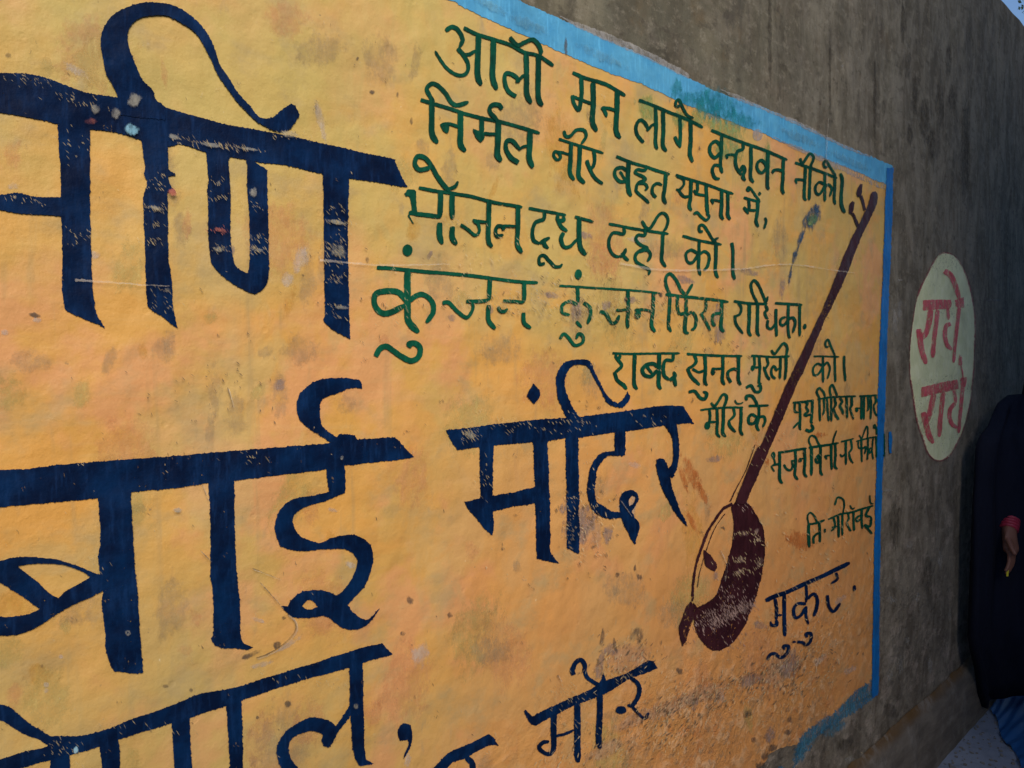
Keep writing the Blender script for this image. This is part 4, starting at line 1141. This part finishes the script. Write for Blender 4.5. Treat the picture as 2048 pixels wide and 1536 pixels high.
def tube(bm, pts, radii, seg=10):
    rings = []
    for i, p in enumerate(pts):
        p = Vector(p)
        t = (Vector(pts[min(i + 1, len(pts) - 1)]) - Vector(pts[max(i - 1, 0)])).normalized()
        a = t.orthogonal().normalized()
        b = t.cross(a)
        rings.append([bm.verts.new(p + (a * math.cos(k / seg * 6.2832) + b * math.sin(k / seg * 6.2832)) * radii[i]) for k in range(seg)])
    for r0, r1 in zip(rings, rings[1:]):
        best = min(range(seg), key=lambda s: sum((r0[k].co - r1[(k + s) % seg].co).length for k in range(seg)))
        for k in range(seg):
            bm.faces.new((r0[k], r0[(k + 1) % seg], r1[(k + 1 + best) % seg], r1[(k + best) % seg]))
    bm.faces.new(rings[0][::-1])
    bm.faces.new(rings[-1])


def tree():
    c = at_depth(2272, 0, 10.6)
    base = Vector((c.x + 0.3, max(c.y, 1.0) + 0.5, 0))
    root = bpy.data.objects.new('tree', None)
    COL.objects.link(root)
    root.location = base
    tag(root, 'dark leafy tree rising behind the far end of the wall', 'tree')
    top = c - base
    bm = bmesh.new()
    tube(bm, [(0, 0, -0.1), (0.05, 0.02, 1.5), (0.0, -0.05, 3.0), top * 0.78], [0.19, 0.15, 0.13, 0.08])
    tips = []
    for k in range(9):
        a = k / 9 * 6.283 + R.uniform(-.3, .3)
        s = Vector((0, -0.05, R.uniform(2.8, 3.8)))
        e = top + Vector((math.cos(a) * R.uniform(.7, 1.2), math.sin(a) * R.uniform(.7, 1.2), R.uniform(-.5, .9)))
        mid = s.lerp(e, .5) + Vector((0, 0, R.uniform(0, .3)))
        tube(bm, [s, mid, e], [0.06, 0.04, 0.012], 6)
        tips += [mid, e]
    bm_obj('trunk', bm, bark_mat(), root, smooth=True)
    bm = bmesh.new()
    cl = []
    for k in range(46):
        d = Vector((R.gauss(0, 1), R.gauss(0, 1), R.gauss(0, .85))).normalized()
        cl.append((top + d * R.uniform(.5, 1.35), R.uniform(.22, .46)))
    cl += [(t, .35) for t in tips]
    for p, r in cl:
        for k in range(190):
            d = Vector((R.gauss(0, 1), R.gauss(0, 1), R.gauss(0, 1))).normalized() * r * R.random() ** .4
            q = p + d
            ax = Vector((R.gauss(0, 1), R.gauss(0, 1), R.gauss(0, .6))).normalized()
            sd = ax.orthogonal().normalized() * R.uniform(.016, .028)
            ln_ = R.uniform(.05, .09)
            vs = [bm.verts.new(q), bm.verts.new(q + ax * ln_ * .5 + sd), bm.verts.new(q + ax * ln_), bm.verts.new(q + ax * ln_ * .5 - sd)]
            bm.faces.new(vs)
    bm_obj('crown', bm, leaf_mat(), root)


tree()


# ---------------------------------------------------------------- unseen building added across the lane to shade the far end of the wall
def shade_house():
    n = N('shade_house_plaster')
    a = n.noise(1.0, 5, 0.6, vec=n.map((5, 5, 1)))
    hm = n.bsdf(n.mix(n.ramp(a, .3, .7), (0.24, 0.30, 0.36), (0.32, 0.38, 0.44)), 0.9, 0.2, n.bump(n.noise(60, 4), .4, .006))  # bluish tint set to bounce cool light onto the shaded wall
    wood = N('door_wood')
    b = wood.noise(1, 4, vec=wood.map((30, 30, 3)))
    wm = wood.bsdf(wood.mix(b, (0.05, 0.03, 0.018), (0.11, 0.065, 0.035)), .6, .3)
    gl = N('window_glass')
    gm = gl.bsdf((0.02, 0.025, 0.03), .1, .5)
    root = bpy.data.objects.new('shade_house', None)
    COL.objects.link(root)
    x0, x1, y0, y1, H = HX0, 16.0, -7.0, -3.1, HH
    root.location = (x0, y1, 0)
    tag(root, 'unseen blue washed building added across the lane to shade the painted wall', 'shade_house')

    def box(name, a, b, mat, par):
        bm_ = bmesh.new()
        bmesh.ops.create_cube(bm_, size=1)
        for v in bm_.verts:
            v.co = Vector([a[i] + (b[i] - a[i]) * (v.co[i] + .5) for i in range(3)]) - Vector((x0, y1, 0))
        bmesh.ops.bevel(bm_, geom=list(bm_.edges), offset=.008, segments=1, affect='EDGES')
        return bm_obj(name, bm_, mat, par)

    wl = box('wall', (x0, y0, -.05), (x1, y1, H), hm, root)
    box('roof', (x0 - .2, y0 - .2, H + .002), (x1 + .2, y1 + .25, H + .16), hm, root)
    for k in range(3):
        cx = x0 + 1.6 + k * 3.6
        d = box('door', (cx - .45, y1 + .002, .0), (cx + .45, y1 + .05, 2.0), wm, root)
        box('handle', (cx + .32, y1 + .052, 1.0), (cx + .36, y1 + .09, 1.14), gm, d)
        wn = box('window', (cx + 1.1, y1 + .002, 1.0), (cx + 2.0, y1 + .05, 2.0), wm, root)
        box('pane', (cx + 1.18, y1 + .052, 1.08), (cx + 1.92, y1 + .058, 1.92), gm, wn)


HX0, HH = 0.95, 5.8
shade_house()


def lane_shade_wall():  # unseen wall added to shade the lower part of the painted wall
    n = N('shade_wall_plaster')
    a = n.noise(1.0, 5, 0.6, vec=n.map((6, 6, 1.5)))
    mt = n.bsdf(n.mix(n.ramp(a, .3, .7), (0.16, 0.14, 0.12), (0.26, 0.23, 0.19)), 0.9, 0.2, n.bump(n.noise(60, 4), .4, .006))
    root = bpy.data.objects.new('shade_wall', None)
    COL.objects.link(root)
    root.location = (-9.0, -3.1, 0)
    tag(root, 'unseen low rough wall added across the lane to shade the foot of the painted wall', 'wall')

    def slab(name, x0, x1, y0, y1, z0, z1):
        b_ = bmesh.new()
        bmesh.ops.create_cube(b_, size=1)
        for v in b_.verts:
            v.co = Vector((x0 + (x1 - x0) * (v.co.x + .5), y0 + (y1 - y0) * (v.co.y + .5), z0 + (z1 - z0) * (v.co.z + .5)))
        bmesh.ops.bevel(b_, geom=list(b_.edges), offset=.01, segments=2, affect='EDGES')
        bm_obj(name, b_, mt, root)

    slab('wall', 0, HX0 + 9.0 - .02, -.22, 0, -.05, 2.36)
    slab('coping', 0, HX0 + 9.0 - .02, -.26, .04, 2.362, 2.44)


lane_shade_wall()


# ---------------------------------------------------------------- the passer-by at the edge of the frame
def cloth_mat(name, c1, c2):
    n = N(name)
    a = n.noise(1, 5, .6, vec=n.map((30, 30, 5)))
    return n.bsdf(n.mix(a, c1, c2), .85, .2, n.bump(a, .5, .01))


def person():
    root = bpy.data.objects.new('person', None)
    COL.objects.link(root)
    B = Vector((3.80, -0.36, 0.0))
    root.location = B
    tag(root, 'person in a long black garment walking close along the wall, with a dark drape standing in for the shadow', 'person')
    skin = N('skin')
    sm = skin.bsdf(skin.mix(skin.noise(40, 3), (0.20, 0.080, 0.050), (0.26, 0.11, 0.07)), .55, .35)

    def skinned(name, verts, edges, radii, mat, par, sub=2, root_i=0):
        me = bpy.data.meshes.new(name)
        me.from_pydata([tuple(v) for v in verts], edges, [])
        tmp = bpy.data.objects.new(name + '_cage', me)
        COL.objects.link(tmp)
        mo = tmp.modifiers.new('skin', 'SKIN')
        mo.use_smooth_shade = True
        if not me.skin_vertices:
            pass
        for i, r in enumerate(radii):
            sv = me.skin_vertices[0].data[i]
            sv.radius = (r, r) if not isinstance(r, tuple) else r
            sv.use_root = (i == root_i)
        sb = tmp.modifiers.new('sub', 'SUBSURF')
        sb.levels = sb.render_levels = sub
        bpy.context.view_layer.update()
        dg = bpy.context.evaluated_depsgraph_get()
        out = bpy.data.meshes.new_from_object(tmp.evaluated_get(dg))
        bpy.data.objects.remove(tmp)
        out.materials.clear()
        for p in out.polygons:
            p.use_smooth = True
        return link(name, out, mat, par)

    # facing -X (towards the camera); the right hand is on the wall side (+Y)
    V, E, Rd = [], [], []

    def j(p, r, par=None):
        V.append(Vector(p))
        Rd.append(r)
        if par is not None:
            E.append((par, len(V) - 1))
        return len(V) - 1

    pel = j((0, 0, .90), (.12, .15))
    bel = j((-.01, 0, 1.06), (.10, .13), pel)
    che = j((-.01, 0, 1.24), (.11, .15), bel)
    nek = j((0, 0, 1.38), .055, che)
    nk2 = j((-.015, 0, 1.44), .05, nek)
    hd1 = j((-.03, 0, 1.50), (.085, .07), nk2)
    hd2 = j((-.02, 0, 1.58), (.095, .078), hd1)
    hd3 = j((-.01, 0, 1.64), (.06, .055), hd2)
    for s, st in ((1, .12), (-1, -.14)):
        h = j((0, s * .09, .86), .085, pel)
        k = j((-st * .7 - .02, s * .09, .47), .056, h)
        an = j((-st * 1.2, s * .085, .09), .036, k)
        j((-st * 1.2 - .13, s * .10, .035), .034, an)
    hand = {}
    HW = at_depth(2017, 1062, 2.97) - B           # wrist of the right arm
    sh = j((0, .165, 1.33), .062, che)
    el = j(Vector((0, .165, 1.33)).lerp(HW, .5) + Vector((.05, .03, -.02)), .042, sh)
    wr = j(HW, .026, el)
    lsh = j((0, -.165, 1.33), .062, che)
    lel = j((.09, -.22, 1.06), .042, lsh)
    lwr = j((.04, -.24, .83), .026, lel)

    def hand_at(wi, palm, spread, thumb, curl):
        w0 = V[wi]
        pm = j(w0 + palm * .045, (.026, .019), wi)
        kn = j(w0 + palm * .085, (.036, .016), pm)
        for f, (o, l) in enumerate(((-.027, .070), (-.009, .080), (.009, .074), (.027, .058))):
            b = V[kn] + spread * o + palm * .004
            k0 = j(b, .0088, kn)
            k1 = j(b + palm * l * .45 + curl * l * .10, .0082, k0)
            k2 = j(b + palm * l * .78 + curl * l * .30, .0072, k1)
            j(b + palm * l * .95 + curl * l * .48, .006, k2)
        t0 = j(w0 + palm * .035 - spread * .028, .011, pm)
        t1 = j(V[t0] + palm * .03 - spread * .018 + thumb * .012, .010, t0)
        j(V[t1] + palm * .028 - spread * .004 + thumb * .012, .0075, t1)

    pv = (at_depth(2027, 1140, 2.93) - at_depth(2017, 1062, 2.97)).normalized()
    sp = pv.cross(Vector((0, 1, 0))).normalized()          # across the palm (fore and aft), thumb forwards
    if sp.x > 0:
        sp = -sp
    sp = -sp
    hand_at(wr, pv, sp, Vector((0, -1, 0)), Vector((-.35, .6, 0)))
    pl = Vector((-.1, -.02, -1)).normalized()
    hand_at(lwr, pl, Vector((1, 0, 0)), Vector((0, 1, 0)), Vector((0, 1, 0)))
    body = skinned('body', V, E, Rd, sm, root, 2, 0)

    # face: brow, nose, mouth and ears on the head
    bm_ = bmesh.new()

    def ball(c, r, bmx):
        g = bmesh.ops.create_uvsphere(bmx, u_segments=12, v_segments=8, radius=1)
        for v in g['verts']:
            v.co = Vector((c[0] + v.co.x * r[0], c[1] + v.co.y * r[1], c[2] + v.co.z * r[2]))

    ball((-.118, 0, 1.545), (.020, .013, .026), bm_)
    bm_obj('nose', bm_, sm, root, True)
    for s in (1, -1):
        bm_ = bmesh.new()
        ball((-.02, s * .080, 1.55), (.016, .010, .028), bm_)
        bm_obj('ear', bm_, sm, root, True)
    ek = N('dark_eye')
    em = ek.bsdf((.012, .01, .01), .2, .5)
    for s in (1, -1):
        bm_ = bmesh.new()
        ball((-.106, s * .030, 1.572), (.010, .013, .007), bm_)
        bm_obj('eye', bm_, em, root, True)
    bm_ = bmesh.new()
    ball((-.106, 0, 1.508), (.012, .022, .006), bm_)
    lk = N('lips')
    bm_obj('lips', bm_, lk.bsdf((.22, .07, .06), .5, .4), root, True)
    bm_ = bmesh.new()
    ball((.012, 0, 1.60), (.105, .098, .095), bm_)
    ball((.07, 0, 1.53), (.05, .07, .07), bm_)
    hk = N('black_hair')
    bm_obj('hair', bm_, hk.bsdf((.010, .008, .008), .4, .4, hk.bump(hk.noise(1, 3, vec=hk.map((90, 90, 12))), .6, .01)), root, True)

    # garments: lofts with folds
    def loft(name, secs, mat, folds=0.0, nf=9, seg=48, ph=0.0, closed_top=True):
        b_ = bmesh.new()
        rings = []
        for i, (cx, cy, rx, ry, z, tilt) in enumerate(secs):
            ring = []
            q = i / (len(secs) - 1)
            for k in range(seg):
                a = k / seg * 6.28318
                f = 1 + folds * q * (math.sin(a * nf + ph + q * 1.3) * .6 + math.sin(a * (nf * 2 + 1) + ph) * .4)
                x, y = cx + math.cos(a) * rx * f, cy + math.sin(a) * ry * f
                ring.append(b_.verts.new((x, y, z + tilt * math.cos(a))))
            rings.append(ring)
        for r0, r1 in zip(rings, rings[1:]):
            for k in range(seg):
                b_.faces.new((r0[k], r0[(k + 1) % seg], r1[(k + 1) % seg], r1[k]))
        if closed_top:
            b_.faces.new(rings[0])
        bmesh.ops.recalc_face_normals(b_, faces=b_.faces)
        return bm_obj(name, b_, mat, root, True)

    black = cloth_mat('black_cotton', (0.006, 0.006, 0.008), (0.012, 0.012, 0.015))
    navy = cloth_mat('shadow_drape_cloth', (0.004, 0.005, 0.012), (0.008, 0.010, 0.024))
    blue = cloth_mat('blue_cotton', (0.012, 0.05, 0.14), (0.02, 0.075, 0.19))
    loft('tunic', [(0, 0, .05, .07, 1.405, 0), (0, 0, .085, .15, 1.375, 0), (-.005, 0, .115, .20, 1.33, 0), (-.01, 0, .13, .205, 1.22, 0), (-.01, 0, .125, .18, 1.08, 0),
                   (-.01, 0, .145, .19, .92, 0), (-.01, 0, .17, .20, .70, 0), (-.01, 0, .20, .215, .45, 0), (-.01, 0, .21, .225, .33, 0)], black, .05)
    for s in (1, -1):
        st = .12 * s if s > 0 else -.14
        b_ = bmesh.new()
        tube(b_, [(0, s * .09, .84), (-st * .4, s * .09, .62), (-st * .75, s * .09, .42), (-st * 1.0, s * .088, .22), (-st * 1.2, s * .086, .10)], [.10, .098, .092, .085, .078], 20)
        bm_obj('trouser_leg', b_, blue, root, True)
        b_ = bmesh.new()
        ball((-st * 1.2 - .075, s * .094, .032), (.135, .048, .034), b_)
        sk = N('dark_sandal')
        bm_obj('shoe', b_, sk.bsdf((.02, .016, .014), .5, .4), root, True)
    # sleeves
    sl0, sl1 = V[sh], V[wr].lerp(V[el], .42)
    for a, b, c in ((V[sh], V[el], V[el].lerp(V[wr], .62)), (V[lsh], V[lel], V[lel].lerp(V[lwr], .8))):
        b_ = bmesh.new()
        tube(b_, [a + Vector((0, 0, .03)), a.lerp(b, .3), b, c], [.082, .074, .060, .050], 20)
        bm_obj('sleeve', b_, black, root, True)
    # red bangles at the wrist
    b_ = bmesh.new()
    ax = (V[wr] - V[el]).normalized()
    for k in range(4):
        c = V[wr] - ax * (.012 + .012 * k)
        tube(b_, [c - ax * .004, c + ax * .004], [.033, .033], 18)
    bk = N('red_bangle')
    bm_obj('bangle', b_, bk.bsdf((.42, .03, .06), .35, .5), root, True)
    # something small and yellow held between the fingers
    # dark drape from the right shoulder, standing in for the shadow on the wall
    b_ = bmesh.new()
    edge = [(2016, 790), (1996, 806), (1988, 822), (1976, 852), (1962, 868), (1953, 892), (1950, 950), (1946, 1010), (1944, 1100), (1941, 1200), (1938, 1270), (1942, 1300), (1952, 1338), (1958, 1380), (1962, 1412)]
    rows_ = []
    for i, (px, py) in enumerate(edge):
        q = i / (len(edge) - 1)
        lft = at(px, py, 0.045 + 0.03 * (1 - q)) - B
        z = lft.z
        right = Vector((.16 - .05 * q, .10, z + .02 + .16 * q * q))
        row = []
        for side in (0, 1):
            for k in range(41):
                u = k / 40
                if side:
                    u = 1 - u
                p = lft.lerp(right, u)
                p.z = z + (right.z - z) * u
                th = (.012 + .10 * math.sin(min(1, u * 1.1) * math.pi) ** .7 * min(1, .25 + q * 1.5)) * .5
                fold = (.022 * math.sin(u * 17 + q * 2.5) + .010 * math.sin(u * 37 - q * 5) + .006 * math.sin(q * 22 + u * 9)) * min(1, .3 + q * 2)
                nrm = Vector((-.46, -.88, 0)) * (1 if side == 0 else -.25)
                row.append(b_.verts.new(p + nrm * (th + fold)))
        rows_.append(row)
    n_ = len(rows_[0])
    for r0, r1 in zip(rows_, rows_[1:]):
        for k in range(n_):
            b_.faces.new((r0[k], r0[(k + 1) % n_], r1[(k + 1) % n_], r1[k]))
    b_.faces.new(rows_[0])
    b_.faces.new(rows_[-1][::-1])
    bmesh.ops.recalc_face_normals(b_, faces=b_.faces)
    bm_obj('shadow_drape', b_, navy, root, True)

    # yellow match box corner held in the fingers: a separate small thing
    c = at_depth(2015, 1146, 2.915)
    b_ = bmesh.new()
    bmesh.ops.create_cube(b_, size=1)
    bmesh.ops.scale(b_, vec=(.008, .007, .026), verts=b_.verts)
    bmesh.ops.bevel(b_, geom=list(b_.edges), offset=.0015, segments=1, affect='EDGES')
    bmesh.ops.rotate(b_, verts=b_.verts, cent=(0, 0, 0), matrix=Matrix.Rotation(.25, 3, 'Y'))
    yk = N('yellow_wrapper')
    o_ = bm_obj('wrapper', b_, yk.bsdf((.75, .60, .03), .4, .5))
    o_.location = c
    tag(o_, 'tiny yellow wrapper held in the hand of the passer-by', 'wrapper')


person()


def ground_patch():  # rippled dark blue patch laid over the ground
    def g(px, py):
        d = fw * F_PX + rt * (px - CX) + up * (CY - py)
        return CAM + d * (-CAM.z / d.z)
    q00, q10, q01, q11 = g(1962, 1416), g(2046, 1546), g(2120, 1230), g(2500, 1440)
    for q in (q00, q01):
        q.y = min(q.y, -0.056)
    NX, NY = 50, 50
    b_ = bmesh.new()
    gr = []
    for i in range(NX + 1):
        row = []
        for k in range(NY + 1):
            u, v = i / NX, k / NY
            p = q00.lerp(q10, u).lerp(q01.lerp(q11, u), v)
            p.x += 0.03 * math.sin(u * 9 + .5) * math.sin(u * 3.1) * (1 - v)
            p.y = min(p.y, -0.056)
            p.z = 0.009 + 0.005 * math.sin(u * 23 + v * 9) * math.sin(v * 19 - u * 6) + 0.003 * math.sin(u * 51 + v * 37)
            row.append(b_.verts.new(p))
        gr.append(row)
    for r0, r1 in zip(gr, gr[1:]):
        for k in range(NY):
            b_.faces.new((r0[k], r1[k], r1[k + 1], r0[k + 1]))
    bmesh.ops.recalc_face_normals(b_, faces=b_.faces)
    n = N('dark_blue_patch')
    q = n.noise(14, 4)
    o = bm_obj('blue_ground_patch', b_, n.bsdf(n.mix(q, (0.012, 0.075, 0.22), (0.02, 0.11, 0.30)), .55, .3), None, True)
    tag(o, 'crumpled dark blue patch on the ground at the feet of the passer-by', 'sheet')


ground_patch()


def grit():
    b_ = bmesh.new()
    for _ in range(900):
        x, y = R.uniform(1.6, 5.0), -0.055 - abs(R.gauss(0, .16))
        r = R.uniform(.002, .007)
        g_ = bmesh.ops.create_icosphere(b_, subdivisions=1, radius=r)
        sx, sy, sz = R.uniform(.7, 1.4), R.uniform(.7, 1.4), R.uniform(.4, .8)
        for v in g_['verts']:
            v.co = Vector((x + v.co.x * sx, y + v.co.y * sy, r * .3 + v.co.z * sz))
    n = N('grit')
    o = bm_obj('grit', b_, n.bsdf(n.mix(n.noise(40, 2), (0.10, 0.085, 0.07), (0.30, 0.27, 0.24)), .9, .2))
    tag(o, 'loose grit and crumbs of mortar along the foot of the wall', 'grit', kind='stuff')


grit()
